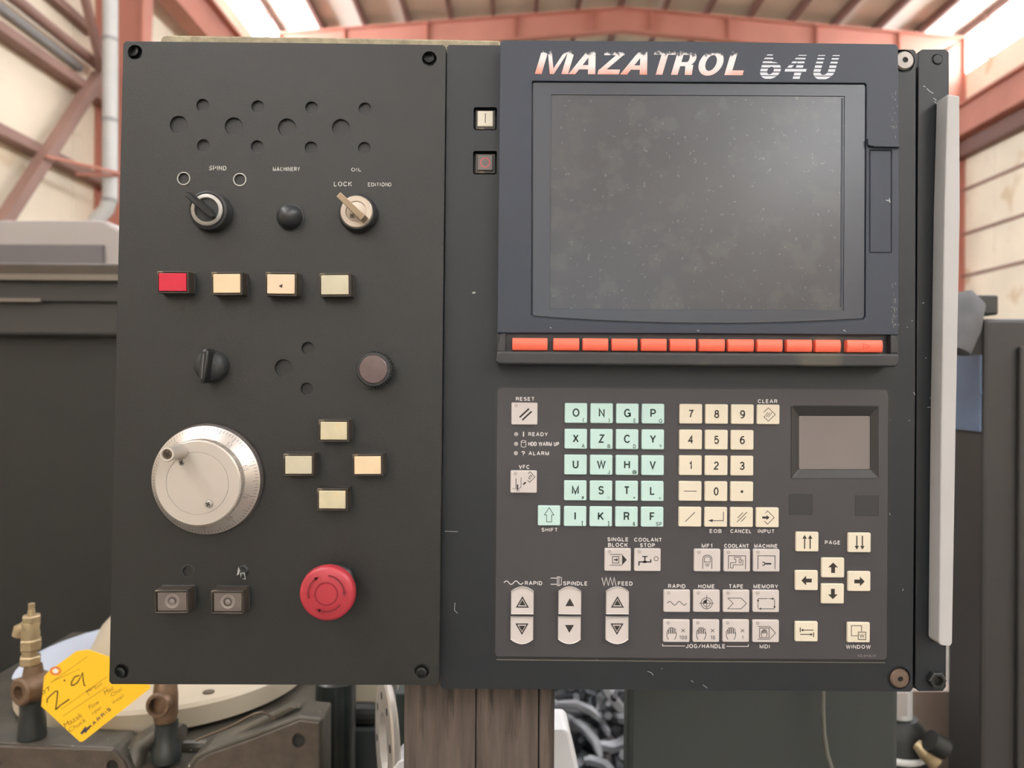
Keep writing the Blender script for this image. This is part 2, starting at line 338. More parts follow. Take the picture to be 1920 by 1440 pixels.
class Art:
    def __init__(s): s.v = []; s.f = []
    def add(s, V, Fc): n = len(s.v); s.v += V; s.f += [tuple(i+n for i in f) for f in Fc]; return s
    def poly(s, pts):
        for i in range(1): s.add(list(pts), [tuple(range(len(pts)))])
        return s
    def text(s, t, cx, cy, h=None, w=None, bold=.012, rot=0, shear=0):
        c, sn = math.cos(rot), math.sin(rot); out = []
        if all(ch in GL for ch in t):
            h = h or 6.0; th = h*(.105+bold*3.2); adv = .42; lines = []; x = 0
            for ch in t:
                gw, st = GL[ch]
                for p in st: lines.append([(x+a, b) for a, b in p])
                x += gw+adv
            tot = max(x-adv, 1e-3); H = h-th; kx = ((w-th)/tot) if w and tot > .01 else H
            tmp = Art()
            for p in lines:
                q = [((a-tot/2)*kx, (.5-b)*H) for a, b in p]
                tmp.line(q, th, close=False)
            V, Fc = tmp.v, tmp.f
            for X, Y in V:
                X -= shear*Y; out.append((cx+X*c-Y*sn, cy+X*sn+Y*c))
            return s.add(out, Fc)
        V, Fc = text2d(t, bold)
        if not V: return s
        x0 = min(p[0] for p in V); x1 = max(p[0] for p in V); y0 = min(p[1] for p in V); y1 = max(p[1] for p in V)
        sy = h/(y1-y0) if h else w/(x1-x0)
        sx = w/(x1-x0) if w else sy
        for x, y in V:
            X = (x-(x0+x1)/2)*sx; Y = (y-(y0+y1)/2)*sy; X -= shear*Y
            out.append((cx+X*c-Y*sn, cy+X*sn+Y*c))
        return s.add(out, Fc)
    def line(s, pts, w=1.2, close=False):
        pts = [Vector(p) for p in pts]
        if close: pts = pts + [pts[0]]
        n = len(pts); L, R = [], []
        for i, p in enumerate(pts):
            if close and i in (0, n-1): a, b = pts[n-2], pts[1]
            else: a, b = pts[max(i-1, 0)], pts[min(i+1, n-1)]
            d1 = (p-a).normalized() if (p-a).length > 1e-9 else (b-p).normalized()
            d2 = (b-p).normalized() if (b-p).length > 1e-9 else d1
            t = (d1+d2); t = t.normalized() if t.length > 1e-6 else d1
            nn = Vector((-t.y, t.x)); k = 1/max(.4, abs(nn.dot(Vector((-d1.y, d1.x)))))
            L.append(tuple(p+nn*w/2*k)); R.append(tuple(p-nn*w/2*k))
        return s.add(L+R, [(i, i+1, n+i+1, n+i) for i in range(n-1)])
    def circle(s, cx, cy, r, w=1.2, a0=0, a1=2*PI, n=24, ry=None):
        ry = ry or r
        pts = [(cx+r*math.cos(a0+(a1-a0)*i/n), cy+ry*math.sin(a0+(a1-a0)*i/n)) for i in range(n+1)]
        if abs(a1-a0-2*PI) < 1e-6: return s.line(pts[:-1], w, True)
        return s.line(pts, w)
    def union(s):
        pts, ed, fcs, polys = [], [], [], []
        for f in s.f:
            q = [s.v[i] for i in f]; n = len(pts); pts += [Vector(p) for p in q]; ed += [(n+i, n+(i+1) % len(q)) for i in range(len(q))]; polys.append(q)
        r = delaunay_2d_cdt(pts, ed, [], 0, 1e-4); V = [(p.x, p.y) for p in r[0]]; out = []
        for t in r[2]:
            c = (sum(V[i][0] for i in t)/len(t), sum(V[i][1] for i in t)/len(t))
            if any(inside(c, q) for q in polys): out.append(tuple(t))
        s.v, s.f = V, out; return s
    def disc(s, cx, cy, r, n=16): return s.poly(circ(cx, cy, r, n))
    def arrow(s, x0, y0, x1, y1, w=1.4, hl=5, hw=5):
        d = Vector((x1-x0, y1-y0)).normalized(); e = Vector((x1, y1)); b = e-d*hl; nn = Vector((-d.y, d.x))*hw/2
        s.line([(x0, y0), tuple(b)], w); return s.poly([tuple(e), tuple(b+nn), tuple(b-nn)])
    def on(s, name, m, parent, cx, cy, d, lift=.00012, **kw):
        """lay the art flat at depth d, centred where pixel (cx, cy) falls"""
        c = W(cx, cy, d); k = d/F
        mb = MB().add([(c.x+x*k, d-lift, c.z-y*k) for x, y in s.v], s.f)
        return mb.ob(name, m, parent, **kw)
    def flat(s, name, m, parent, d, lift=.00012, **kw):
        """art whose coordinates are absolute photo pixels"""
        df = d if callable(d) else (lambda y: d)
        mb = MB().add([W(x, y, df(y)-lift) for x, y in s.v], s.f)
        return mb.ob(name, m, parent, **kw)

# ================================================================== THE BUILDING
XL, XR, EAVE, RIDGE = -4.6, 8.78, CAMZ+6.97, CAMZ+7.52
XM = (XL+XR)/2
YF, YB = -25.0, 40.0
S = 'structure'
MB().box((XL-.3, YF-.3, -.2), (XR+.3, YB+.3, 0)).ob('floor', M_floor, label='grey concrete shop floor under the machines', cat='floor', kind=S)
STRIPZ = CAMZ+6.1
for side, x, sg in (('left', XL, -1), ('right', XR, 1)):
    w = MB().box((min(x, x+sg*.2), YF, 0), (max(x, x+sg*.2), YB, STRIPZ)).ob('wall_'+side, M_wall,
        label='cream metal-sided %s wall of the shop with brown girts' % side, cat='wall', kind=S)
    # sheets of siding, one by one where they can be told apart
    y = 2.0 if side == 'left' else 8.0
    while y < 24:
        MB().box((min(x, x-sg*.02), y, .02), (max(x, x-sg*.02), y+1.19, STRIPZ-.01)).ob('siding_sheet', M_wall, w, bevel=.008, seg=1)
        y += 1.2
    s = MB().box((min(x+sg*.02, x+sg*.1), YF, STRIPZ), (max(x+sg*.02, x+sg*.1), YB, EAVE)).ob('window_1' if side == 'left' else 'window_2', M_glow,
        label='blown-out white translucent daylight strip along the top of the %s wall' % side, cat='window', kind=S)
    for y in [YF+.2+6.5*i for i in range(10)]:
        MB().box((min(x, x-sg*.05)-.02, y, STRIPZ), (max(x, x-sg*.05)+.02, y+.06, EAVE)).ob('glazing_bar', M_steelb, s)
    # girts
    zs = ([2.18, 3.07] if side == 'left' else [2.15, 2.96, 3.82, 5.54])
    for z in zs:
        t = .10 if side == 'left' else .055
        dep = .17 if side == 'left' else .05
        z0 = CAMZ+z
        mb = MB().box((min(x, x-sg*dep), 1.0, z0-t/2), (max(x, x-sg*dep), YB-1, z0+t/2))
        mb.ob('girt', M_steelb, w, bevel=.006, seg=1)
    if side == 'right': MB().box((x-.22, 1.0, CAMZ+4.42), (x, YB-1, CAMZ+4.68)).ob('dark_underside', M_purlin, w, bevel=.006, seg=1)  # dark box put in for the dark underside of the runway beam
    # runway beam, an I section carried along the wall
    xa, xb = x-sg*.42, x-sg*.18
    rb = MB().box((min(xa, xb), 1.5, CAMZ+4.72), (max(xa, xb), YB-1, CAMZ+4.76)).box((min(xa, xb), 1.5, CAMZ+5.28), (max(xa, xb), YB-1, CAMZ+5.32))
    xc = (xa+xb)/2; rb.box((xc-.02, 1.5, CAMZ+4.76), (xc+.02, YB-1, CAMZ+5.28))
    rb.ob('runway_beam', M_steel, w)
bk = MB().box((XL, YB, 0), (XR, YB+.2, RIDGE)).ob('wall_back', M_wall, label='far cream end wall of the shop', cat='wall', kind=S)
# end wall behind the photographer, with an opening left at the added area light
MB().box((XL, YF-.2, 0), (-2.2, YF, RIDGE)).box((5.2, YF-.2, 0), (XR, YF, RIDGE)).box((-2.2, YF-.2, 6.3), (5.2, YF, RIDGE)).ob('wall_front', M_wall,
    label='cream end wall behind the photographer, open at the added area light', cat='wall', kind=S)
# roof: two slopes
c = MB()
for x0, z0, x1, z1 in ((XL-.1, EAVE, XM, RIDGE), (XM, RIDGE, XR+.1, EAVE)):
    for y0, y1, xa, xb in ((YF, YB, 0, 1),):
        c.add([(x0,y0,z0),(x1,y0,z1),(x1,y1,z1),(x0,y1,z0),(x0,y0,z0+.08),(x1,y0,z1+.08),(x1,y1,z1+.08),(x0,y1,z0+.08)],
              [(0,1,2,3),(4,5,6,7),(0,1,5,4),(1,2,6,5),(2,3,7,6),(3,0,4,7)])
ceil = c.ob('ceiling', M_roof, label='low-pitched cream roof liner with brown purlins', cat='ceiling', kind=S)
def roofz(x): return EAVE+(RIDGE-EAVE)*(1-abs(x-XM)/((XR-XL)/2))
n = 17
for i in range(n):
    x = XL+.02+(XR-XL-.04)*i/(n-1); z = roofz(x)
    MB().box((x-.035, .5, z-.17), (x+.035, YB-.2, z-.005)).ob('purlin', M_purlin, ceil)
k = 3
for y0 in (-21.5, -18.5, -15.5, -12.5, -9.5, -3.0, 3.2, 5.6, 9.6):  # glowing panels added out of view to light the shop and console
    for xa, xb in ((XL+.9, XM-1.6), (XM+1.6, XR-.9)):
        z0, z1 = roofz(xa)-.03, roofz(xb)-.03
        MB().add([(xa,y0,z0),(xb,y0,z1),(xb,y0+1.1,z1),(xa,y0+1.1,z0),(xa,y0,z0+.02),(xb,y0,z1+.02),(xb,y0+1.1,z1+.02),(xa,y0+1.1,z0+.02)],
                 [(0,1,2,3),(4,5,6,7),(0,1,5,4),(1,2,6,5),(2,3,7,6),(3,0,4,7)]).ob('window_%d' % k, M_roof_glow,
                 label='unseen glowing roof panel added to light the shop', cat='window', group='added roof light panels', kind=S); k += 1
def ibeam(mb, a, b, c_, d_, fl=.03, y0=0, bw=.2):
    """tapered member between segment a-b (outer flange) and c-d (inner flange) in XZ, at depth y0"""
    def bar(p, q, t, w):
        p = Vector(p); q = Vector(q); dd = (q-p).normalized(); nn = Vector((-dd.y, dd.x))*t/2
        P = [p+nn, q+nn, q-nn, p-nn]
        mb.add([(v.x, y0-w/2, v.y) for v in P]+[(v.x, y0+w/2, v.y) for v in P], [(0,1,2,3),(4,5,6,7),(0,1,5,4),(1,2,6,5),(2,3,7,6),(3,0,4,7)])
    bar(a, b, fl, bw); bar(c_, d_, fl, bw)
    P = [Vector(a), Vector(b), Vector(d_), Vector(c_)]
    mb.add([(v.x, y0-.01, v.y) for v in P]+[(v.x, y0+.01, v.y) for v in P], [(0,1,2,3),(4,5,6,7),(0,1,5,4),(1,2,6,5),(2,3,7,6),(3,0,4,7)])
frames = {8.5: 'red oxide portal frame whose column stands behind the white downpipe',
          15.0: 'red oxide portal frame whose rafter shows above the console',
          21.5: 'red oxide portal frame beyond the one above the console', 2.0: 'red oxide portal frame right over the console',
          -4.5: 'red oxide portal frame nearest behind the photographer', -11.0: 'red oxide portal frame farther behind the photographer'}
for Y, lab in frames.items():
    fr = empty('portal_frame', (XM, Y, 0), lab, 'frame', kind=S)
    dp = .42
    for sg, x in ((1, XL), (-1, XR)):
        mb = MB(); ibeam(mb, (x+sg*.03, 0), (x+sg*.03, EAVE-.2), (x+sg*.40, 0), (x+sg*.60, EAVE-.5), y0=Y)
        mb.ob('column', M_steel, fr)
        mb = MB(); ibeam(mb, (x+sg*.03, EAVE-.19), (XM, RIDGE-.2), (x+sg*.60, EAVE-.20-dp), (XM, RIDGE-.2-dp), y0=Y)
        for kx in (1.3, 2.9, 4.6, 6.1):
            xx = x+sg*kx; zz = roofz(xx)-.2
            mb.box((xx-.008, Y-.1, zz-dp+.01), (xx+.008, Y+.1, zz-.01))
        mb.ob('rafter', M_steel, fr)
# left wall steelwork and pipes
def beam2(name, p, q, w, m, label, cat, parent=None, n=4, kind=None):
    return MB().tube([p, q], w, n=n, smooth=n > 4).ob(name, m, parent, label=label, cat=cat, kind=kind)
def on_left(px, py, X):
    d = -X*F/(960-px); return W(px, py, d)
p, q = on_left(186, 142, -4.38), on_left(8, 412, -4.38); q2 = p+(q-p)*1.35
beam2('diagonal_brace', p, q2, .075, M_steelb, 'brown angle brace slanting down the left wall from the column', 'brace')
p, q = on_left(192, 130, -4.30), on_left(160, 0, -4.30); beam2('diagonal_brace', p, p+(q-p)*2.2, .05, M_steelb, 'short brown brace rising to the roof beside the white downpipe', 'brace')
p, q = on_left(190, 128, -4.42), on_left(30, 0, -4.42); beam2('pipe_run', p+(p-q)*.02, p+(q-p)*2.0, .055, M_steelb, 'thick brown pipe run high on the left wall', 'pipe', n=12)
p, q = on_left(150, 128, -4.52), on_left(0, 14, -4.52); beam2('conduit', p, p+(q-p)*1.6, .04, M_pipeg, 'grey conduit under the thick brown pipe on the left wall', 'conduit', n=10)
p, q = on_left(172, 60, -4.5), on_left(104, 0, -4.5); beam2('pipe_run', p, p+(q-p)*2.4, .06, M_steelb, 'dark brown rail at the very top of the left wall', 'rail')
beam2('tie_rod', on_left(86, 293, -4.3), on_left(224, 325, -4.0), .018, M_steel, 'thin red tie rod reaching from the brace to the downpipe', 'rod', n=6)
beam2('tie_rod', on_left(142, 327, -4.3), on_left(226, 329, -4.0), .016, M_steel, 'short level red rod behind the downpipe', 'rod', n=6)
dp_ = empty('downpipe', W(206, 380, 7.9), 'white galvanised downpipe in front of the red left column', 'pipe')
a = W(207, -160, 7.9); b = W(206, 372, 7.9); c1 = W(200, 392, 7.9); c2 = W(181, 412, 7.9); c3 = W(176, 430, 7.9); c4 = Vector((c3.x, c3.y, 0))
MB().tube([a, b], .074, 16).ob('upper_pipe', M_pipe, dp_)
MB().tube([b, c1, c2, c3], .074, 16).ob('elbow', M_pipe, dp_)
MB().tube([c3+Vector((0,0,.02)), c4], .074, 16).ob('lower_pipe', M_pipe, dp_)
for py in (75, 226, 376):
    t = W(206, py, 7.9); MB().tube([t+Vector((0,0,.02)), t-Vector((0,0,.02))], .079, 16).ob('joint_band', M_pipeg, dp_)

# ================================================================== MACHINE BEHIND, LEFT
def pbox(mb, x0, y0, x1, y1, d, dep, zfloor=False):
    """box whose front shows at the given pixels at depth d"""
    a = W(x0, y1, d); b = W(x1, y0, d); a.z = 0 if zfloor else a.z
    return mb.box((min(a.x, b.x), d, a.z), (max(a.x, b.x), d+dep, b.z))
me_ = empty('machine_enclosure', (W(120, 720, 1.55).x, 1.6, 0), 'black and dark grey machine enclosure left of the control box', 'machine')
pbox(MB(), -420, 497, 700, 518, 1.48, .5).ob('rail', M_mbrown, me_, bevel=.004)
pbox(MB(), -420, 518, 700, 521.5, 1.475, .02).ob('edge_strip', M_edge, me_)
pbox(MB(), -420, 521.5, 700, 562, 1.49, .4).ob('header', M_mdark, me_, bevel=.002)
pbox(MB(), -420, 559.5, 76, 562.5, 1.486, .02).ob('edge_strip', M_edge, me_)
pbox(MB(), -420, 562, 700, 626, 1.50, .4).ob('lintel', M_mdark, me_, bevel=.006)
pbox(MB(), -420, 626, 700, 1300, 1.53, .35, True).ob('door_panel', M_mblk, me_)
mc = empty('machine_cabinet', (W(100, 450, 2.6).x, 2.9, 0), 'light grey machine cabinet top with a mid grey band, behind the black enclosure', 'machine')
mb = MB(); plate(mb, [(-300, 411), (196, 413), (222, 428), (420, 430), (420, 545), (-300, 545)], 2.6, 3.3); mb.ob('hood', M_mgrey, mc, bevel=.01)
mb = MB(); plate(mb, [(-300, 457), (192, 459), (192, 540), (-300, 540)], 2.585, 2.6); mb.ob('band', M_mband, mc)
pbox(MB(), -300, 545, 420, 900, 2.62, .65, True).ob('body', M_mdark, mc)

# rotary table, casting and plumbing at lower left
rt = empty('machine_table', (-.48, 1.05, 0), 'oily grey and rust-brown machine table casting under the ivory round cover', 'machine')
zt = CAMZ-.422
mb = MB().box((-.74, .90, 0), (-.24, 1.30, zt)); mb.ob('table_body', M_cast, rt, bevel=.006)
mb = MB(); ol = [(-80,1390),(100,1397),(214,1402),(236,1422),(250,1446),(345,1446),(362,1420),(385,1406),(470,1376),(560,1343),(604,1347),(604,3170),(-80,3170)]
plate(mb, ol, .855, .90); mb.ob('rim', M_cast, rt, bevel=.003)
mb = MB(); ol2 = [(-80,1398),(100,1403),(210,1407),(230,1428),(244,1456),(352,1456),(370,1428),(390,1416),(470,1388),(562,1352),(598,1356),(598,3150),(-80,3150)]
plate(mb, ol2, .850, .856, [(circ(560, 1389, 12, 20, 14), .004), (circ(210, 1437, 11, 20), .004), (circ(-4, 1433, 8, 20), .004)])
mb.ob('front_plate', M_castf, rt, bevel=.001)
for hx, hy, r in ((560, 1389, 11), (210, 1437, 10)):
    cc = W(hx, hy, .8535); MB().lathe(cc, [(r*.00059, 0), (r*.00059, .0004)], 20).ob('bolt_hole', M_mblk, rt)
# diagonal bracing ribs on the casting
mb = MB(); plate(mb, [(372, 1412), (545, 1322), (560, 1328), (392, 1420)], .87, .885); mb.ob('rib', M_cast, rt, bevel=.002)
MB().tube([W(250, 1440, .87), W(262, 1395, .88), W(300, 1372, .885), W(340, 1378, .88)], .012, 10).ob('boss', M_cast, rt)
# lumpy boss at right
MB().lathe(W(592, 1352, .9), [(.001, -.02), (.014, -.016), (.018, 0), (.012, .014), (.001, .018)], 16, axis='-Y').ob('boss', M_cast, rt)
rc = empty('round_cover', (-.479, 1.09, zt+.002), 'ivory round cover plate lying on the machine table', 'cover')
zc = zt+.004
MB().lathe((-.479, 1.09, zc), [(.186, 0), (.19, .003), (.19, .026), (.186, .030), (.0, .031)], 72, 'Z').ob('disc', M_cover, rc)
MB().lathe((-.479, 1.09, zc+.03), [(.105, 0), (.103, .02), (.09, .05), (.065, .078), (.03, .092), (.0, .095)], 48, 'Z').ob('dome', M_cover, rc)
for a in (-1.9, -.9): MB().lathe((-.479+.165*math.cos(a), 1.09+.165*math.sin(a), zc+.0305), [(.007, 0), (.007, .001), (.004, .0012)], 16, 'Z').ob('screw_head', M_castf, rc)
mb = MB(); vs = []; n = 24
for i in range(n+1):
    a = math.radians(95+115*i/n)
    for r, z in ((.118, .0315), (.191, .0315), (.191, .0325), (.118, .0325)): vs.append((-.479+r*math.cos(a), 1.09+r*math.sin(a), zc+z))
fs = [(4*i+j, 4*i+(j+1) % 4, 4*i+4+(j+1) % 4, 4*i+4+j) for i in range(n) for j in range(4)]+[(0,1,2,3),(4*n,4*n+1,4*n+2,4*n+3)]
MB().add(vs, fs).ob('white_sheet', M_sheet, label='bluish white curved sheet on the left of the ivory round cover', cat='sheet')

def hexn(mb, c, r, h): mb.lathe(c, [(r*.9, 0), (r, .0015), (r, h-.0015), (r*.9, h)], 6, 'Z', smooth=False)
D1 = .872; k1 = D1/F
v1 = empty('brass_valve', W(58, 1376, D1), 'tall tarnished brass valve on a black fitting left of the yellow tag', 'valve')
def at1(px, py): return W(px, py, D1)
MB().lathe(at1(60, 1380), [(.015, 0), (.014, .02), (.0125, .03), (.013, .04), (.011, .042)], 20, 'Z').ob('base_fitting', M_oilblk, v1)
mb = MB(); mb.lathe(at1(62, 1312), [(.010, 0), (.011, .01), (.011, .028), (.009, .04)], 20, 'Z'); mb.ob('lower_body', M_brown, v1)
mb = MB(); cc = at1(66, 1284)+Vector((0, -.012, 0)); M_ = Matrix.Translation(cc) @ Matrix.Rotation(math.radians(-22), 4, 'Z')
mb.lathe((0, 0, 0), [(.0145, -.02), (.0155, 0), (.0155, .010), (.013, .012), (.0075, .012), (.0065, .004), (.0, .004)], 28, M=M_); mb.ob('elbow_socket', M_brown, v1)
mb = MB(); hexn(mb, at1(57, 1246), .0115, .0105); mb.ob('hex_nut', M_brass, v1)
mb = MB(); mb.lathe(at1(55, 1230), [(.007, 0), (.008, .005), (.006, .012), (.0075, .018)], 16, 'Z'); mb.ob('neck', M_brass, v1)
mb = MB(); hexn(mb, at1(58, 1218), .0115, .0125); mb.ob('hex_nut', M_brass, v1)
mb = MB(); mb.lathe(at1(57, 1198), [(.0092, 0), (.0098, .006), (.0088, .012), (.0098, .018), (.009, .02)], 14, 'Z'); mb.ob('body', M_brass, v1)
mb = MB(); mb.tube([at1(54, 1182), at1(46, 1176), at1(38, 1180), at1(34, 1192)], [.0055, .0075, .0075, .0065], 12); mb.ob('side_port', M_brass, v1)
mb = MB(); hexn(mb, at1(59, 1167), .0100, .0085); mb.ob('hex_nut', M_brass, v1)
mb = MB(); mb.lathe(at1(59, 1153), [(.0042, 0), (.0036, .006), (.0032, .0062), (.0034, .013)], 14, 'Z'); mb.ob('tip', M_brass, v1)
v2 = empty('bronze_elbow', W(310, 1408, D1), 'brown bronze pipe elbow with an open mouth on a black fitting, right of the tag', 'valve')
MB().lathe(W(312, 1424, D1), [(.016, 0), (.0155, .015), (.0125, .02), (.0125, .043)], 20, 'Z').ob('base_fitting', M_oilblk, v2)
MB().lathe(W(310, 1352, D1), [(.0115, 0), (.0135, .008), (.0135, .03), (.012, .045), (.008, .05)], 20, 'Z').ob('body', M_brown, v2)
cc = W(308, 1312, D1)+Vector((0, -.010, 0))
MB().lathe(cc, [(.012, -.006), (.0135, 0), (.0135, .006), (.0125, .008), (.0095, .008), (.009, -.002), (0, -.002)], 28).ob('mouth', M_brown, v2)
MB().lathe(cc, [(.0088, -.001), (.0088, .0002)], 24).ob('bore', M_mblk, v2)
# yellow tag
DT = .8535
tg = empty('paper_tag', W(160, 1300, DT), 'yellow handwritten paper tag hanging over the machine table', 'tag')
tpts = [(77,1324),(150,1391),(156,1390),(281,1291),(282,1286),(203,1231),(165,1218),(143,1221),(92,1258),(83,1268)]
def dtag(py): return DT+0*py
mb = MB(); plate(mb, tpts, dtag, lambda py: dtag(py)+.0006); mb.ob('card', M_tag, tg, label='yellow card')
A = Art(); A.circle(104, 1258, 9, 3.4, ry=6.5); A.flat('reinforcement_ring', M_ring, tg, dtag)
A = Art(); A.disc(104, 1258, 4.5); A.flat('string_hole', M_white, tg, dtag, lift=.0002)
A = Art()
A.line([(88,1318),(89,1310),(96,1303),(104,1296),(108,1296),(108,1301),(106,1318),(104,1331)], 2.2); A.line([(104,1331),(114,1322),(130,1311)], 2.4)
A.disc(121, 1276, 1.8)
A.line([(149,1266),(140,1269),(134,1279),(134,1285),(138,1285),(146,1279),(155,1262),(156,1275),(158,1285),(161,1286)], 2.2)
A.line([(78,1297),(84,1294),(84,1300),(79,1302),(78,1297)], 1.2); A.line([(86,1291),(93,1287)], 1.2); A.line([(90,1289),(92,1296)], 1.2)
A.flat('marker_writing', M_pen, tg, dtag)
A = Art()
for x0, y0, x1, y1 in ((97,1278,150,1254),(94,1281,164,1231),(115,1330,200,1269),(118,1343,200,1288),(160,1298,172,1293),(162,1296,168,1304)):
    A.line([(x0,y0),(x1,y1)], .7)
for t, x, y, w, h in (('Mazak', 137, 1350, 40, 9), ('Flow', 176, 1321, 22, 8), ('Mac', 204, 1294, 20, 8), ('Chuck', 145, 1359, 38, 8), ('oper', 182, 1333, 22, 6), ('Chuc', 218, 1297, 24, 7), ('Mart', 170, 1292, 18, 5), ('Zool', 184, 1286, 16, 5), ('inter', 222, 1310, 26, 6)):
    A.text(t, x, y, h, w, bold=-.005, rot=math.radians(-34), shear=.2)
A.flat('pen_writing', M_penl, tg, dtag)
A = Art(); A.text('HARRIS', 186, 1347, 7, 56, bold=.03, rot=math.radians(-42)); A.poly([(150,1375),(160,1362),(163,1364),(155,1377)]); A.poly([(157,1372),(168,1360),(170,1363),(160,1375)])
A.flat('printed_name', mat('navy_print', (60, 56, 70), .6), tg, dtag)
MB().tube([W(368,1388,.84), W(432,1362,.84), W(478,1338,.84), W(492,1335,.84), W(504,1341,.84), W(515,1348,.84)], .0014, 8).ob('hex_wrench', M_screwd,
    label='thin bent hex wrench lying on the casting edge', cat='wrench')

# things below the boxes, centre
bc = empty('black_column', (W(620, 1400, .95).x, .97, 0), 'glossy black upright pipe left of the flange below the control box', 'column')
MB().lathe((W(622, 1400, .95).x, .97, 0), [(.025, 0), (.025, CAMZ-.375), (.012, CAMZ-.365), (.012, CAMZ-.33)], 24, 'Z').ob('pipe', M_oilblk, bc)
gp = empty('grey_housing', (W(690, 1400, 1.02).x, 1.08, 0), 'dark grey motor housing with a cream top under the control box', 'housing')
pbox(MB(), 640, 1366, 712, 1500, 1.02, .15, True).ob('body', M_panelg, gp, bevel=.004)
a_ = W(640, 1366, 1.02); b_ = W(712, 1322, 1.02)
MB().box((a_.x, 1.02, a_.z+.0005), (b_.x, 1.16, b_.z)).ob('shoulder', M_mdark, gp, bevel=.012, seg=3)
a_ = W(628, 1321, 1.03); b_ = W(722, 1270, 1.03)
MB().box((a_.x, 1.03, a_.z+.0005), (b_.x, 1.2, b_.z)).ob('cream_cap', M_cover, gp, bevel=.004)
fl = empty('steel_flange', (W(726, 1380, .80).x, .83, 0), 'upright bright steel flange seen edge-on beside the wooden post', 'flange')
M_flg = mat('machined_steel', (176, 170, 162), .35, .4, var=.1, vscale=20)
# ring plate whose plane runs nearly along the view
ctr = W(726, 1392, .80); MM = Matrix.Translation(ctr) @ Matrix.Rotation(math.radians(-72), 4, 'Z')
MB().lathe((0, 0, 0), [(.030, -.004), (.060, -.004), (.062, -.002), (.062, .002), (.060, .004), (.030, .004)], 48, M=MM, closed=True).ob('ring', M_flg, fl)
for i in range(8):
    a = 2*PI*i/8+.3; MB().lathe((.046*math.cos(a), 0, .046*math.sin(a)), [(.004, .0038), (.004, .0045)], 12, M=MM).ob('bolt_hole', M_mblk, fl)
MB().box((ctr.x-.012, .80, 0), (ctr.x+.012, .86, ctr.z-.058)).ob('stand', M_mdark, fl)
pbox(MB(), 741, 1300, 775, 1440, .90, .06, True).ob('green_post', mat('dark_green_paint', (38, 48, 44), .5), label='dark green narrow post between the flange and the wooden post', cat='post', bevel=.002)
mb = MB(); plate(mb, [(736,1440),(745,1430),(768,1422),(768,1500),(736,1500)], .74, .78); wb = mb
o = wb.ob('white_bracket', M_white, label='small white bracket corner at the foot of the wooden post', cat='bracket', bevel=.002)

# ================================================================== CONTROL BOX (left)
D0 = .538
def dl(py): return 1/(1/.536+.0390*(py-78)/1207.0)
TILT = .011/(1207*.536/F)   # slope of the face, rad
cb = empty('control_box', (W(520, 700, .53).x, .58, W(520, 1284, .53).z), 'charcoal switch box with dials and buttons, left half of the console', 'control box')
small = [(380,197),(483,200),(584,202),(684,204),(381,273),(482,275),(583,277),(683,278)]
big = [(335,234),(438,237),(538,239),(639,240)]
holes = [(circ(x, y, 11.5), .0022) for x, y in small]+[(circ(x, y, 16.5), .0022) for x, y in big]
holes += [(circ(577,653,11.5), .003), (circ(531,690,16), .003), (circ(575,729,11), .003)]
holes += [(circ(x, y, 13.5), .006) for x, y in ((253,98),(805,110),(228,1259),(791,1259))]
holes += [(circ(345,335,9), .0010), (circ(450,337,9), .0010), (circ(352,1071,11), .0012)]
mb = MB(); ol = [(236,77),(534,80),(831,84),(836,89),(830,640),(823,1279),(818,1284.5),(520,1284),(209,1283),(204.5,1278),(218,640),(231,82)]
plate(mb, ol, dl, .63, holes); mb.ob('housing', M_lbox, cb, bevel=.0008)
for x, y in ((253,98),(805,110),(228,1259),(791,1259)):
    c_ = W(x, y, dl(y)+.006); MB().lathe(c_, [(.0040, 0), (.0038, .003), (.0022, .0034), (.0020, .0015), (0, .0015)], 20).ob('cap_screw', M_lbox, cb)
for x, y in ((345,335),(450,337)):
    c_ = W(x, y, dl(y)); MB().lathe(c_, [(.0039, -.001), (.0039, .0007), (.0046, .0007), (.0048, -.0002)], 24, closed=True).ob('grommet', M_chrome, cb, label='worn bright ring')
c_ = W(352,1071,dl(1071)); MB().lathe(c_, [(.0036, -.001), (.0036, .0003), (.0044, .0003), (.0046, -.0002)], 24, closed=True).ob('grommet', M_blackr, cb)
c_ = W(455,1070,dl(1070)); MB().lathe(c_, [(.0044, -.0005), (.0036, .001), (.0030, .0014), (.0015, .0006), (0, .0006)], 24).ob('plug', M_blackr, cb)
A = Art(); A.poly([(444,1079),(447,1062),(450,1070),(447,1078)]); A.line([(452,1082),(451,1075),(458,1074),(460,1086),(455,1085)], 1.3); A.flat('torn_paint_flake', mat('flake_grey', (150,150,146), .6), cb, dl, lift=.0016)
# faded lettering
def worn(name, rgb, under, thr, scale):
    m = mat(name, rgb, .6); nt = m.node_tree; N = nt.nodes; L = nt.links
    tc = N.new('ShaderNodeTexCoord'); n_ = N.new('ShaderNodeTexNoise'); n_.inputs['Scale'].default_value = scale; n_.inputs['Detail'].default_value = 3
    L.new(tc.outputs['Object'], n_.inputs['Vector']); r = N.new('ShaderNodeMapRange'); r.inputs[1].default_value = thr; r.inputs[2].default_value = thr+.05
    L.new(n_.outputs['Fac'], r.inputs[0]); x = N.new('ShaderNodeMix'); x.data_type = 'RGBA'; L.new(r.outputs[0], x.inputs[0])
    x.inputs[6].default_value = (*lin(rgb), 1); x.inputs[7].default_value = (*lin(under), 1); L.new(x.outputs[2], N['Principled BSDF'].inputs['Base Color'])
    return m
M_worn = worn('paint_spattered_print', (176, 174, 168), (58, 58, 55), .57, 900)
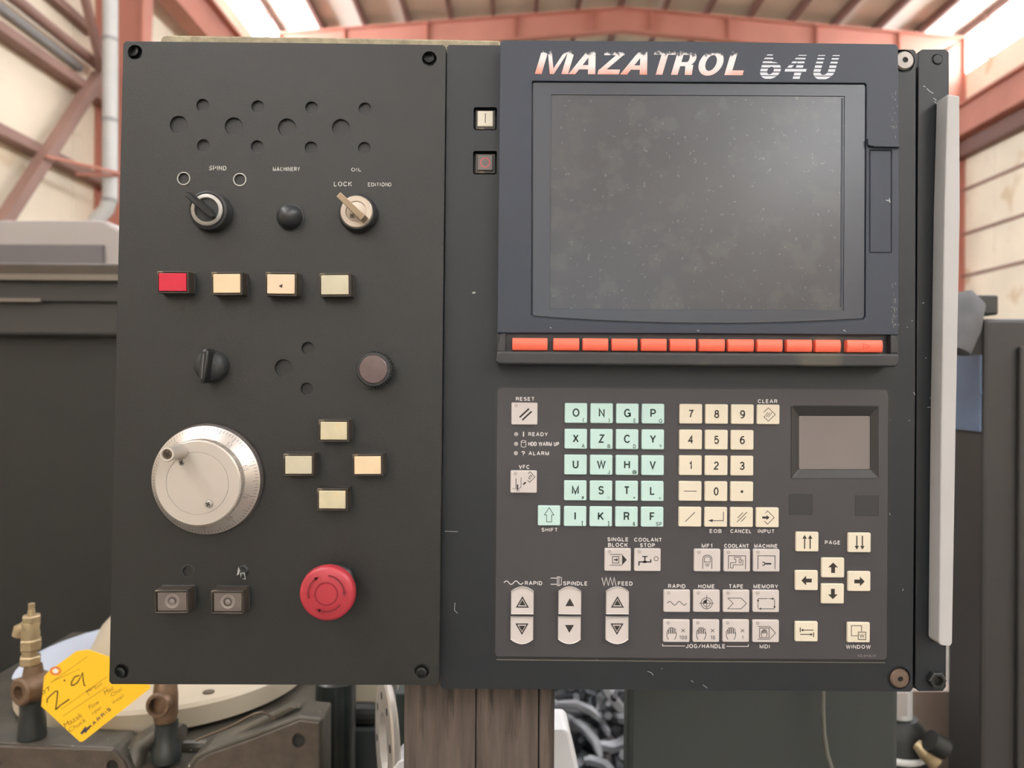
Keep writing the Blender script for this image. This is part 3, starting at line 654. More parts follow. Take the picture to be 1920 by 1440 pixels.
for t, x, y, h_, w_ in (('SPIND',408,315,9,33),('MACHINERY',537,317,8,51),('OIL',668,318,7,19),('LOCK',643,345,9,34),('EDITION',709,346,7.5,38)):
    A = Art().text(t, x, y, h_, w_, bold=.02)
    if t == 'EDITION': A.circle(731, 346, 2.2, 1, ry=3.2)
    A.flat('faded_word', M_worn, cb, dl, lift=.0002)

# rectangular push buttons
def place(cx, cy, h):
    """foot on the tilted face of a control whose front, h high, shows at (cx, cy)"""
    f = W(cx, cy, dl(cy)-h); py = 720-(f.z-CAMZ)*F/.53
    return Vector((f.x, dl(py), f.z))
RT = Matrix.Rotation(TILT, 4, 'X')
def push_button(cx, cy, lens, w=50, h=34, label=None, tall=.0105, sunk=False, fw=8.5):
    o_ = place(cx, cy, tall); b = empty('push_button', o_, label, parent=cb); k = .525/F
    M_ = Matrix.Translation(o_) @ RT @ Matrix.Rotation(random.uniform(-.015, .015), 4, 'Y')
    Wd, Hd = (w+fw)*k, (h+fw)*k
    mb = MB(); mb.rprism(Wd, Hd, .002, -tall+.0008, r=.0006, inset=.0002, ch=.0004, n=2, M=M_)
    # raised rim around the lens
    for x0, x1, z0, z1 in ((-Wd/2, Wd/2, Hd/2-.0012, Hd/2), (-Wd/2, Wd/2, -Hd/2, -Hd/2+.0012), (-Wd/2, -Wd/2+.0012, -Hd/2, Hd/2), (Wd/2-.0012, Wd/2, -Hd/2, Hd/2)):
        mb.box((x0+.0002, -tall-(.0012 if sunk else .0002), z0+.0001), (x1-.0002, -tall+.001, z1-.0001), M=M_)
    mb.ob('frame', M_frame, b, bevel=.0002, seg=1)
    mb = MB(); mb.rprism(w*k, h*k, -tall+.001, -tall-(.0001 if sunk else .0007), r=.0004, ch=.0003, n=2, M=M_); L = mb.ob('lens', lens, b)
    if sunk:
        MB().lathe((0,0,0), [(.0052, tall), (.0048, tall+.0004), (.0034, tall+.0004), (.003, tall+.0001), (.0018, tall+.0001), (.001, tall+.0005), (0, tall+.0005)], 28, M=M_).ob('bulb_disc', mat('frosted_bulb_disc', (116,107,101), .4), b)
    # dried paint collar round the foot
    mb = MB(); mb.rprism(Wd+.0012, Hd+.0010, .001, -.0012, r=.0012, inset=.0003, ch=.0006, n=3, M=M_); mb.ob('paint_collar', M_blackr, b)
    return b
push_button(324, 528.5, M_lensred, 51, 33, 'red rectangular push button')
push_button(425.5, 531, M_lensc, 50, 35, 'warm cream rectangular push button')
b3 = push_button(527, 532, M_lensp, 51, 36, 'peach rectangular push button with a black arrow speck')
A = Art(); A.poly([(522.5,536),(530,532.5),(529,540)]); A.flat('arrow_mark', M_ink, b3, lambda y: dl(y)-.0113)
push_button(628, 533.5, M_lensg, 51, 36, 'pale olive rectangular push button')
push_button(626, 807, M_lensa, 49, 33, 'aged cream push button at the top of the cross')
push_button(560, 871, M_lensg, 49, 33, 'olive cream push button at the left of the cross')
push_button(689.5, 871.5, M_lensc, 49, 33, 'cream push button at the right of the cross')
push_button(623, 936, M_lensa, 49, 33, 'aged cream push button at the foot of the cross')
push_button(322.5, 1127, M_lensd, 54, 35, 'unlit brown push button with a torn side', sunk=True)
push_button(427, 1128, M_lensd, 52, 35, 'unlit brown push button, the right-hand of two', sunk=True)
# rotary lever selector
def ctl(name, cx, cy, h, label=None): 
    o_ = place(cx, cy, h); return empty(name, o_, label, parent=cb), Matrix.Translation(o_) @ RT
b, M_ = ctl('lever_switch', 388, 393, .0095, 'black lever switch with a silver ring')
MB().lathe((0,0,0), [(.0140,-.002),(.0140,.004),(.0132,.0052),(.0132,.0085),(.0118,.0095),(.0112,.009)], 44, M=M_).ob('collar', M_blackr, b)
MB().lathe((0,0,0), [(.0108,.0065),(.0108,.0100),(.0100,.0105),(.0084,.0105),(.0078,.0098),(.0078,.0070)], 44, M=M_, closed=True).ob('ring', M_silver, b)
MB().lathe((0,0,0), [(.0078,.003),(.0078,.0082),(.0,.0082)], 32, M=M_).ob('hub', M_black, b)
def lever(M_, L0, L1, w0, w1, h0, h1, ang):
    R_ = M_ @ Matrix.Rotation(ang, 4, 'Y')
    vs = []
    for x, wv, hh in ((-L0, w0*.35, h0*.9), (-L0*.85, w0*.9, h0), (-L0*.4, w0, h0), (0, (w0+w1)/2, (h0+h1)/2), (L1*.6, w1, h1), (L1, w1*.5, h1*.95)):
        for z, y in ((-wv/2, -.006), (-wv/2*.75, -hh+.001), (-wv/4, -hh), (wv/4, -hh), (wv/2*.75, -hh+.001), (wv/2, -.006)): vs.append((x, y, z))
    fs = [(6*i+j, 6*i+j+1, 6*i+7+j, 6*i+6+j) for i in range(5) for j in range(5)]+[tuple(range(6)), tuple(range(30, 36))]+[(6*i, 6*i+6, 6*i+11, 6*i+5) for i in range(5)]
    return MB().add(vs, fs, True, R_)
lever(M_, .0150, .0085, .0052, .0050, .0200, .0175, math.radians(42)).ob('lever', M_black, b)
# black dome
b, M_ = ctl('dome_plug', 537, 402, .010, 'black domed rubber plug')
MB().lathe((0,0,0), [(.0088,-.001)]+[(.0086*math.cos(t), .002+.0105*math.sin(t)) for t in [PI/2*i/10 for i in range(10)]]+[(0, .0125)], 36, M=M_).ob('dome', mat('black_rubber', (44, 45, 46), .38), b)
MB().lathe((0,0,0), [(.0097,-.001),(.0095,.0006),(.0086,.0010)], 36, M=M_).ob('paint_collar', M_blackr, b)
# key switch with its key
b, M_ = ctl('key_switch', 668, 396, .0095, 'silver key switch with a brass key in it')
MB().lathe((0,0,0), [(.0132,-.002),(.0132,.004),(.0125,.007),(.0118,.0085)], 44, M=M_).ob('collar', M_blackr, b)
MB().lathe((0,0,0), [(.0110,.006),(.0110,.0090),(.0104,.0096),(.0072,.0096),(.0070,.0088),(.0062,.0090),(.0,.0092)], 44, M=M_).ob('barrel', mat('key_barrel_metal', (168,156,142), .35, .55), b)
R_ = M_ @ Matrix.Rotation(math.radians(43), 4, 'Y')
mb = MB(); mb.add([(-.0105,-.030,-.0019),(.0092,-.0205,-.0024),(.0092,-.009,-.0024),(-.0015,-.009,-.0024),(-.0115,-.020,-.0019),
                   (-.0105,-.030,.0019),(.0092,-.0205,.0024),(.0092,-.009,.0024),(-.0015,-.009,.0024),(-.0115,-.020,.0019)],
                  [(0,1,2,3,4),(5,6,7,8,9),(0,1,6,5),(1,2,7,6),(2,3,8,7),(3,4,9,8),(4,0,5,9)], M=R_)
mb.ob('key', M_key, b, bevel=.0004)
A = Art(); A.line([(657,402),(663,402),(663,408),(657,408)], 1.2, True); A.disc(660, 405, 1.6); A.flat('stamp', M_ink, b, lambda y: dl(y)-.0096, lift=.0001)
# winged rotary selector
b, M_ = ctl('rotary_selector', 393, 686, .006, 'black winged rotary selector')
MB().lathe((0,0,0), [(.0112,-.001),(.0112,.003),(.0100,.0075),(.0070,.0098),(.0,.0105)], 36, M=M_).ob('skirt', M_blackr, b)
R_ = M_ @ Matrix.Rotation(math.radians(96), 4, 'Y')
lever(M_, .0118, .0115, .0076, .0062, .0165, .0175, math.radians(95)).ob('wing', M_black, b, bevel=.0003, seg=1)
MB().add([(-.0003,-.0178,-.0085),(.0003,-.0178,-.0085),(.0003,-.0178,.0085),(-.0003,-.0178,.0085)], [(0,1,2,3)], M=M_ @ Matrix.Rotation(math.radians(5),4,'Y')).ob('pointer_line', M_cloth, b)
# round smoked button
b, M_ = ctl('round_button', 700, 692, .0115, 'round maroon smoked button with a ribbed ring')
mb = MB(); mb.lathe((0,0,0), [(.0118,-.001),(.0118,.0105),(.0112,.0115),(.0098,.0116),(.0094,.0108)], 44, M=M_)
for i in range(36):
    a = 2*PI*i/36; mb.box((.0114, -.0102, -.0005), (.01235, -.001, .0005), M=M_ @ Matrix.Rotation(a, 4, 'Y'))
mb.ob('ribbed_ring', M_blackr, b)
MB().lathe((0,0,0), [(.0096,.009),(.0096,.0116),(.0090,.0122),(.0,.0124)], 36, M=M_).ob('lens', M_lensk, b)
# handwheel
b, M_ = ctl('handwheel', 386, 900, .005, 'silver graduated handwheel with a crank knob')
K = .528/F
R0, R1 = 101*K, 78*K
MB().lathe((0,0,0), [(R0+.0012,-.001),(R0+.0012,.0015),(R0+.0006,.0018)], 96, M=M_).ob('backplate', mat('smoked_backplate', (52,44,40), .5), b)
MB().lathe((0,0,0), [(R0-.002,.0018),(R0,.0024),(R0,.0052),(R0-.0014,.0062),(R1+.0006,.0118)], 96, M=M_).ob('dial', M_alu, b)
mb = MB(); mb.lathe((0,0,0), [(R1,.0115),(R1,.0182),(R1-.0008,.0190),(57.2*K,.0190),(57*K,.0186),(56*K,.0186),(55.8*K,.0190),(0,.0190)], 96, M=M_)
mb.ob('hub', M_aluf, b)
mb = MB()
for i in range(120):
    mb.box((R1-.0002, -.0176, -.00028), (R1+.00035, -.0122, .00028), M=M_ @ Matrix.Rotation(2*PI*i/120, 4, 'Y'))
mb.ob('knurling', M_alu, b)
def cone(r): 
    t = (r-(R1+.0006))/(R0-.0014-R1-.0006); return .0118+(.0062-.0118)*t
mb = MB(); dx = place(386, 900, .005)
for i in range(100):
    a = 2*PI*i/100+PI/2; lt = 11.5 if i % 10 == 0 else (9 if i % 5 == 0 else 5.5)
    rr0, rr1 = (99.5-lt)*K, 98.5*K; w_ = .00017
    ct, st = math.cos(a), math.sin(a)
    def P(r, s): return (r*ct-s*st, -cone(r)-.0001, r*st+s*ct)
    mb.add([P(rr0,-w_), P(rr1,-w_), P(rr1,w_), P(rr0,w_)], [(0,1,2,3)], M=M_)
for i in range(10):
    num = str(((4-i) % 10)*10); a = PI/2+2*PI*i/10
    a_t = Art().text(num, 0, 0, 6.8, None, bold=-.004); V, Fc = a_t.v, a_t.f; x0 = x1 = y0 = y1 = 0; s_ = K; vs = []
    for x, y in V:
        X = (x-(x0+x1)/2)*s_; Yy = -(y-(y0+y1)/2)*s_; r = 83.5*K+Yy
        vs.append((r*math.cos(a)+X*math.sin(a), -cone(r)-.0001, r*math.sin(a)-X*math.cos(a)))
    mb.add(vs, Fc, M=M_)
mb.ob('graduations', mat('engraved_grey', (104, 98, 94), .5), b)
def phillips(cx, cy, h, r, nm='screw', m=M_silver):
    f = W(cx, cy, dl(cy)-h); 
    mb = MB().lathe(f, [(r,-.0006),(r*.95,.0002),(r*.6,.0007),(0,.0008)], 24); s = mb.ob(nm, m, b)
    mb = MB(); t = r*.13
    for a in (.5, .5+PI/2): mb.box((-r*.6, -.0009, -t), (r*.6, -.0004, t), M=Matrix.Translation(f) @ Matrix.Rotation(a, 4, 'Y'))
    return s, mb
for x, y in ((341,867),(391,945)):
    s_, mb = phillips(x, y, .0192, .0026); mb.ob('cross_slot', M_ink, b)
fk = W(313, 852, dl(852)-.040); y_hub = dl(880)-.0188
MB().lathe((fk.x, y_hub, fk.z), [(.0052,-.001),(.0051,.001),(.0048,.004),(.0044,.010),(.0044,.017),(.0048,.0205),(.0044,.0212),(.0034,.0212),(.0030,.0195),(0,.0195)], 36).ob('crank_knob', M_aluf, b)
mb = MB().lathe((fk.x, y_hub-.0193, fk.z), [(.0031,0),(.0030,.0006),(.0,.0010)], 20); mb.ob('knob_screw', M_screwd, b)
mb = MB()
for a in (.5, .5+PI/2): mb.box((-.0018, -.0012, -.0003), (.0018, -.0006, .0003), M=Matrix.Translation((fk.x, y_hub-.0193, fk.z)) @ Matrix.Rotation(a, 4, 'Y'))
mb.ob('cross_slot', M_ink, b)
# emergency stop
b, M_ = ctl('emergency_stop', 611.5, 1113, .030, 'red mushroom emergency stop button')
RE = 53*.494/F
MB().lathe((0,0,0), [(.0135,-.001),(.0132,.003),(.0115,.005),(.0100,.006),(.0095,.020)], 44, M=M_).ob('stem', M_black, b)
MB().lathe((0,0,0), [(.0090,.012),(RE*.80,.016),(RE*.95,.020),(RE,.024),(RE*.985,.0272),(RE*.94,.0287),(RE*.86,.0294),(RE*.42,.0300),(RE*.405,.0296),(RE*.385,.0296),(RE*.37,.0301),(0,.0302)], 64, M=M_).ob('mushroom_head', M_estop, b)
A = Art()
for a0 in (-1.45, .65, 2.85):
    A.circle(0, 0, 34, 3.0, a0, a0+1.35, 16)
for a1, sgn in ((.02, 1), (2.0, 1), (4.15, 1)):
    x, y = 34*math.cos(a1), 34*math.sin(a1); tx, ty = -math.sin(a1), math.cos(a1); nx, ny = math.cos(a1), math.sin(a1)
    A.poly([(x+tx*5, y+ty*5), (x-tx*4+nx*4, y-ty*4+ny*4), (x-tx*4-nx*4, y-ty*4-ny*4)])
A.circle(0, 0, 21, 1.1, n=40)
A.on('engraving', M_estopd, b, 611.5, 1113, dl(1113)-.0304, lift=.0001)

# board showing above the boxes
mb = MB(); plate(mb, [(300,76),(303,67),(312,65),(600,69),(938,75),(938,130),(300,130)], .64, .675)
mb.ob('backing_board', M_ply, label='rough tan board edge showing above the control box', cat='board', bevel=.002, seg=2)

# ================================================================== CONSOLE HOUSING (right)
ch = empty('console_housing', (W(1280, 700, D0).x, .60, W(1280, 1297, D0).z), 'blue-black steel console housing around the monitor and keyboard', 'housing')
mb = MB(); ol = [(842,84),(1280,88),(1713,93),(1717,97),(1716,700),(1711,1292),(1707,1297),(1260,1293.5),(829,1291),(826,1287),(832,700),(838,88)]
plate(mb, ol, D0, .66, [(rpx(888,201,932,244,4), .007), (rpx(887,283,932,327,4), .007), ([(934,729),(1664,732),(1661,1236),(930,1229)], .0075),
      (circ(1693,115,22,32), .0028), (circ(1685,1271,22,32), .0028)])
mb.ob('shell', M_house, ch, bevel=.0008)
def capbolt(cx, cy, m, parent):
    f = W(cx, cy, D0+.0028); MB().lathe(f, [(.0068,0),(.0068,.0014),(.0058,.0024),(.0020,.0026),(.0019,.0012),(0,.0012)], 36).ob('flange_bolt', m, parent)
    MB().lathe(f+Vector((0,-.0012,0)), [(.0018,0),(.0018,.0002)], 6, smooth=False).ob('hex_recess', M_mblk, parent)
capbolt(1694, 115, mat('dull_zinc', (142,134,128), .4, .5, var=.1, vscale=100), ch); capbolt(1685, 1271, M_rust, ch)
# power buttons
for cx, cy, lens, lab in ((910, 222.5, mat('ivory_square_lens', (208,200,182), .35), 'ivory square power-on button'), (909.5, 305, mat('smoked_square_lens', (98,90,86), .3, var=.1, vscale=90), 'smoked square power-off button')):
    f = W(cx, cy, D0); b = empty('power_button', f, lab, parent=ch); k = D0/F
    mb = MB(); mb.rprism(38*k, 37*k, f.y+.006, f.y+.0022, r=.0006, ch=.0004, n=2, cx=f.x, cz=f.z); mb.ob('frame', M_frame, b)
    mb = MB(); mb.rprism(31*k, 31*k, f.y+.003, f.y+.0008, r=.0006, inset=.0003, ch=.0005, n=2, cx=f.x, cz=f.z+.0003); mb.ob('lens', lens, b)
    A = Art()
    if cy < 250: A.line([(0,-9),(0,9)], 1.5); A.on('on_mark', mat('grey_mark', (96,90,78), .6), b, cx, cy-1, D0+.0008)
    else:
        A.circle(0, 0, 8.5, 2.0, n=28); A.on('off_mark', mat('faded_red_ring', (186,84,80), .6), b, cx, cy, D0+.0008)
        A = Art(); A.text('I', 0, 2, 5, bold=.02); A.on('smudge', M_ink, b, cx, cy, D0+.0008, lift=.0002)
# side strip with hinge bolts
ss = empty('side_rail', (W(1748, 700, .548).x, .58, W(1748, 1296, .548).z), 'dark blue-black rail down the right of the console housing', 'rail')
mb = MB(); plate(mb, [(1722,97),(1730,92),(1774,92),(1780,98),(1779,640),(1774,1288),(1768,1296),(1722,1296),(1716,1288),(1719,640)], .545, .66, [(circ(1757,112,9.5,24), .0012)])
mb.ob('strip', M_house, ss, bevel=.0012)
mb = MB(); plate(mb, [(1714,100),(1724,100),(1720,1290),(1710,1290)], .556, .65); mb.ob('gap_filler', M_mblk, ss)
f = W(1757, 112, .5462); MB().lathe(f, [(.0032,0),(.0031,.0010),(0,.0011)], 24).ob('plug', M_house, ss)
f = W(1752, 1272, .545); mb = MB(); mb.lathe(f, [(.0062,0),(.0062,.0045),(.0054,.0052),(.0036,.0052),(.0034,.001),(0,.001)], 6, smooth=False); mb.ob('hex_nut', M_black, ss)
ws = MB(); plate(ws, [(1777,176),(1799,179),(1800,400),(1793,800),(1786,1206),(1782,1212),(1764,1210),(1761,1204),(1765,800),(1771,400)], .530, .5445)
ws.ob('white_rail', M_strip, label='scuffed white flat bar clamped to the right edge of the console', cat='bar', bevel=.001)
ws = MB(); plate(ws, [(1762,640),(1766,640),(1763,1205),(1755,1205),(1757,900)], .541, .5448); ws.ob('tape_strip', M_tape, label='brown tape strip beside the white flat bar', cat='tape')

# ================================================================== MONITOR UNIT
DB = .526
mo = empty('monitor', (W(1310, 400, DB).x, .535, W(1310, 690, DB).z), 'slate monitor bezel with a grey dusty screen and orange soft keys', 'monitor')
def arcpts(x0, y0, x1, y1, sag, n=14):
    return [(x0+(x1-x0)*i/n, y0+(y1-y0)*i/n+sag*(1-(2*i/n-1)**2)) for i in range(n+1)]
scr = [(999,152),(1310,154),(1622,156),(1625,160),(1623,594)]+[(x, y) for x, y in arcpts(1619, 600, 1001, 595.5, 11)]+[(996,591),(997,155)]
mb = MB(); ol = [(943,75),(1310,78),(1679,82.5),(1684,87),(1686,300),(1685,628),(1310,625.5),(932,624),(935,350),(938,80)]
plate(mb, ol, DB, D0+.002, [(scr, .0022), (rpx(1630,281,1672,475,2), .0010)])
mb.ob('bezel', M_bezel, mo, bevel=.0006)
ins = [(1001,155),(1310,157),(1620,159),(1622,162),(1620,592)]+[(x, y-1.5) for x, y in arcpts(1617, 598, 1003, 593.5, 11)]+[(999,589),(1000,158)]
mb = MB(); plate(mb, ins, DB+.0012, DB+.0023, [([(1033,177),(1584,180),(1582,583),(1030,580)], .0008)])
mb.ob('screen_margin', M_glass, mo)
mb = MB(); plate(mb, [(1034,178),(1583,181),(1581,582),(1031,579)], DB+.0018, DB+.00205); mb.ob('screen', M_display, mo, label='grey dusty screen')
mb = MB(); plate(mb, [(1578,184),(1581,184),(1579,575),(1576,575)], DB+.0015, DB+.0018); mb.ob('screen_edge', M_bezel, mo)
mb = MB(); plate(mb, [(1632,283),(1670,283),(1670,473),(1632,473)], DB+.0004, DB+.0012); mb.ob('side_flap', M_bezel, mo, bevel=.0003)
mb = MB(); plate(mb, [(1627,259),(1688,272),(1688,276),(1640,275),(1628,272)], DB-.0022, DB+.001); mb.ob('flap_grip', M_bezel, mo, bevel=.0004)
# ledge: channel floor, lower lip
mb = MB(); plate(mb, [(932,622.5),(1310,625),(1685,627),(1685,670),(1310,668),(931,666)], DB+.0035, D0+.001); mb.ob('key_channel', M_ledge, mo)
mb = MB(); plate(mb, [(931,658),(1310,661),(1685,663),(1686,683),(1680,688),(1310,686),(936,683),(929,679)], DB-.0035, D0+.001); mb.ob('lower_lip', M_ledge, mo, bevel=.0016, seg=3)
mb = MB(); plate(mb, [(931,660),(936,630),(940,625),(948,624),(948,662)], DB-.0020, D0+.001); mb.ob('end_cheek', M_ledge, mo, bevel=.001)
mb = MB(); plate(mb, [(1685,664),(1682,634),(1678,629),(1670,628),(1670,664)], DB-.0020, D0+.001); mb.ob('end_cheek', M_ledge, mo, bevel=.001)
sk = [(960.4,1026.8),(1037.5,1086.5),(1092.7,1140.9),(1147.4,1196),(1202.6,1250.8),(1256.8,1305.5),(1311.5,1360),(1366,1414.6),(1420.9,1468.5),(1476.4,1523.8),(1530.3,1577.9),(1589.9,1656.6)]
for x0, x1 in sk:
    cx = (x0+x1)/2; cy = 645.2+(cx-993)*.0062; d_ = DB-.0028; f = W(cx, cy, d_); k = d_/F; w_ = (x1-x0)*k; h_ = 23.5*k
    mb = MB(); vs = []; nn = 7
    for sx in (-1, 1):
        for i in range(nn):
            t = -1+2*i/(nn-1); y = f.y+.0010*t*t+(.0004); vs.append((f.x+sx*w_/2, y, f.z+h_/2*t))
        vs += [(f.x+sx*w_/2, f.y+.007, f.z+h_/2), (f.x+sx*w_/2, f.y+.007, f.z-h_/2)]
    m_ = nn+2; fs = [(i, (i+1) % m_, m_+(i+1) % m_, m_+i) for i in range(m_)]+[tuple(range(m_)), tuple(range(m_, 2*m_))]
    mb.add(vs, fs); o = mb.ob('soft_key', M_orange, mo, bevel=.0006, seg=2)
    if cx > 1600:
        A = Art(); A.line([(-4,-5),(9,1),(-4,5)], 1.0, True)
        c_ = MB().add([(f.x+x*k, f.y+.0002, f.z-y*k) for x, y in A.v], A.f); c_.ob('arrow_mark', mat('darker_orange', (196,62,44), .5), o)
# raised name lettering: slanted strokes
SH = .29
def glyph(A, ch, x, w, T=12.4):
    """x: left at the baseline, height 1 -> 45 px, unsheared coordinates, y up"""
    H = 45.0
    def P(*pts): A.poly([(x+a*w+b*H*SH, -b*H) for a, b in pts])
    t = T/w
    if ch == 'M':
        P((0,0),(t,0),(t,1),(0,1)); P((1-t,0),(1,0),(1,1),(1-t,1)); P((t-.03,1),(t+.09,1),(.57,0),(.45,0)); P((1-t-.09,1),(1-t+.03,1),(.57,0),(.45,0))
    if ch == 'A':
        P((-.14,0),(.15,0),(.66,1),(.38,1)); P((.69,0),(1,0),(.72,1),(.42,1)); P((.1,.2),(.85,.2),(.8,.38),(.18,.38))
    if ch == 'Z':
        P((0,0),(1,0),(1,.2),(0,.2)); P((.05,.8),(1,.8),(1,1),(.05,1)); P((0,.16),(.36,.2),(1,.85),(.66,.85))
    if ch == 'T': P((.5-t/2,0),(.5+t/2,0),(.5+t/2,1),(.5-t/2,1)); P((0,.83),(1,.83),(1,1),(0,1))
    if ch == 'L': P((0,0),(t,0),(t,1),(0,1)); P((0,0),(1,0),(1,.2),(0,.2))
    def ring(cx, cy, rx, ry, tx, ty, a0, a1, n=20):
        for i in range(n):
            b0, b1 = a0+(a1-a0)*i/n, a0+(a1-a0)*(i+1)/n
            P((cx+rx*math.cos(b0), cy+ry*math.sin(b0)), (cx+rx*math.cos(b1), cy+ry*math.sin(b1)), (cx+(rx-tx)*math.cos(b1), cy+(ry-ty)*math.sin(b1)), (cx+(rx-tx)*math.cos(b0), cy+(ry-ty)*math.sin(b0)))
    if ch == 'O': ring(.5, .5, .5, .53, t, .2, 0, 2*PI, 32)
    if ch == 'R':
        P((0,0),(t,0),(t,1),(0,1)); P((t,.83),(.6,.83),(.6,1),(t,1)); P((t,.36),(.6,.36),(.6,.53),(t,.53)); ring(.58, .68, .4, .32, t, .17, -PI/2, PI/2, 14)
        P((1-t-.02,0),(1,0),(.93,.42),(.55,.42))
    if ch == '6': ring(.5, .34, .5, .36, t, .2, 0, 2*PI, 28); P((0,.34),(t,.34),(t*1.4,.8),(t*1.1,1.02),(.12,1.02),(0,.8)); 
    if ch == '4': P((.5,0),(.5+t,0),(.5+t,1),(.5,1)); P((0,.30),(1.05,.30),(1.05,.46),(0,.46)); P((0,.38),(.22,.38),(.72,1),(.46,1))
    if ch == 'U': P((0,.3),(t,.3),(t,1),(0,1)); P((1-t,.3),(1,.3),(1,1),(1-t,1)); ring(.5, .33, .5, .36, t, .2, PI, 2*PI, 20)
A = Art()
for ch_, x, w_ in (('M',0,62),('A',69,44),('Z',117,40),('A',166,44),('T',212,41),('R',255,39),('O',301,45),('L',355,34)): glyph(A, ch_, x, w_)
A.union()
def gradmat():
    m = mat('faded_orange_white_lettering', (214, 204, 196), .55); nt = m.node_tree; N = nt.nodes; L = nt.links
    tc = N.new('ShaderNodeTexCoord'); sp = N.new('ShaderNodeSeparateXYZ'); L.new(tc.outputs['Generated'], sp.inputs[0])
    n_ = N.new('ShaderNodeTexNoise'); n_.inputs['Scale'].default_value = 55; L.new(tc.outputs['Object'], n_.inputs['Vector'])
    n2 = N.new('ShaderNodeTexNoise'); n2.inputs['Scale'].default_value = 320; L.new(tc.outputs['Object'], n2.inputs['Vector'])
    def math_(op, a, b):
        q = N.new('ShaderNodeMath'); q.operation = op
        for i, v in enumerate((a, b)):
            if isinstance(v, (int, float)): q.inputs[i].default_value = v
            else: L.new(v, q.inputs[i])
        return q.outputs[0]
    red = math_('SUBTRACT', math_('MULTIPLY', n_.outputs['Fac'], 2.0), math_('ADD', math_('MULTIPLY', sp.outputs['Z'], 1.6), .22)); 
    cl = N.new('ShaderNodeClamp'); L.new(red, cl.inputs[0])
    x = N.new('ShaderNodeMix'); x.data_type = 'RGBA'; L.new(cl.outputs[0], x.inputs[0]); x.inputs[6].default_value = (*lin((212,206,204)), 1); x.inputs[7].default_value = (*lin((232,126,102)), 1)
    w = math_('ADD', sp.outputs['Z'], math_('MULTIPLY', math_('SUBTRACT', n2.outputs['Fac'], .5), .55))
    r = N.new('ShaderNodeMapRange'); r.inputs[1].default_value = .78; r.inputs[2].default_value = .92; L.new(w, r.inputs[0])
    tr = N.new('ShaderNodeBsdfTransparent'); ms = N.new('ShaderNodeMixShader'); L.new(r.outputs[0], ms.inputs[0])
    b = N['Principled BSDF']; L.new(x.outputs[2], b.inputs['Base Color']); L.new(b.outputs[0], ms.inputs[1]); L.new(tr.outputs[0], ms.inputs[2])
    L.new(ms.outputs[0], N['Material Output'].inputs['Surface'])
    return m
A.on('name_lettering', gradmat(), mo, 1003, 138.6, DB, label='faded orange and white lettering')
A = Art()
for ch_, x, w_ in (('6',0,38),('4',46,38),('U',100,40)): glyph(A, ch_, x, w_, T=13)
A.union()
# cut into stripes: keep only the bands
bm = bmesh.new(); me = bpy.data.meshes.new('t'); me.from_pydata([(x, y, 0) for x, y in A.v], [], A.f); bm.from_mesh(me)
bands = [(.3,-4.8),(-6.4,-11.6),(-13.6,-18.6),(-21.0,-25.6),(-29.2,-32.6),(-36.6,-39.4),(-43.4,-45.4)]
out = Art()
for top, bot in [(-b[0]*-1, -b[1]*-1) for b in bands]:
    b2 = bm.copy(); 
    bmesh.ops.bisect_plane(b2, geom=b2.verts[:]+b2.edges[:]+b2.faces[:], plane_co=(0,top,0), plane_no=(0,1,0), clear_outer=True)
    bmesh.ops.bisect_plane(b2, geom=b2.verts[:]+b2.edges[:]+b2.faces[:], plane_co=(0,bot,0), plane_no=(0,-1,0), clear_outer=True)
    b2.verts.index_update(); out.add([(v.co.x, v.co.y) for v in b2.verts], [tuple(v.index for v in f.verts) for f in b2.faces]); b2.free()
bm.free(); bpy.data.meshes.remove(me)
out.on('striped_number', mat('faded_white_lettering', (196,200,206), .55), mo, 1421, 147.5, DB, label='white striped model number')

M_scr = mat('bare_scratch', (158, 160, 160), .5)
def scratch(parent, df, *pts, w=1.0): Art().line(pts, w).flat('scratch', M_scr, parent, df, lift=.00015)
for p_ in (((1731,161),(1735,163)),((1738,166),(1744,172),(1750,175)),((1750,184),(1756,188)),((1752,190),(1760,198),(1766,197)),((1729,569),(1733,567)),((1752,628),(1754,636)),((1735,672),(1737,670)),((1739,764),(1746,763)),((1744,745),(1745,748))):
    scratch(ss, .545, *p_, w=1.4)
for p_ in (((1713,735),(1716,741)),((1700,614),(1702,613)),((1709,602),(1711,601)),((1704,788),(1706,789)),((1668,785),(1669,788)),((1667,958),(1669,966)),((1694,1104),(1692,1108)),((1214,1259),(1221,1261),(1225,1266)),((1296,1276),(1300,1279)),((1318,1284),(1326,1290)),((1240,1254),(1242,1253)),((834,996),(858,997)),((858,1150),(852,1144),(853,1130)),((1116,1239),(1122,1234))):
    scratch(ch, D0, *p_)
for p_ in (((1667,372),(1669,380)),((1661,375),(1668,377)),((1307,619),(1311,621)),((1581,619),(1586,621)),((1031,614),(1034,615))):
    scratch(mo, DB, *p_, w=1.6)
rnd = random.Random(5); A = Art()
for i in range(70):
    y = rnd.choice((rnd.uniform(170, 262), rnd.uniform(530, 612), rnd.uniform(560, 612))); x = 1676+rnd.gauss(0, 2.6); l_ = rnd.uniform(1, 5)
    A.line([(x, y), (x+rnd.uniform(-1, 1), y+l_)], rnd.uniform(.6, 1.5))
A.flat('edge_scuffs', mat('grey_scuff', (104, 104, 98), .6), mo, DB, lift=.00015, kind='stuff')
rnd = random.Random(11); A = Art()
for i in range(110):
    x = 1040+535*rnd.random(); y = 575-390*rnd.random()**1.9; a = rnd.uniform(0, PI); l_ = rnd.uniform(1, 4)
    A.line([(x, y), (x+l_*math.cos(a), y+l_*math.sin(a)), (x+l_*1.8*math.cos(a+.3), y+l_*1.8*math.sin(a+.3))], rnd.uniform(.4, .8))
A.flat('fine_screen_scratches', mat('faint_scratch', (92, 93, 94), .5), mo, DB+.0018, kind='stuff')
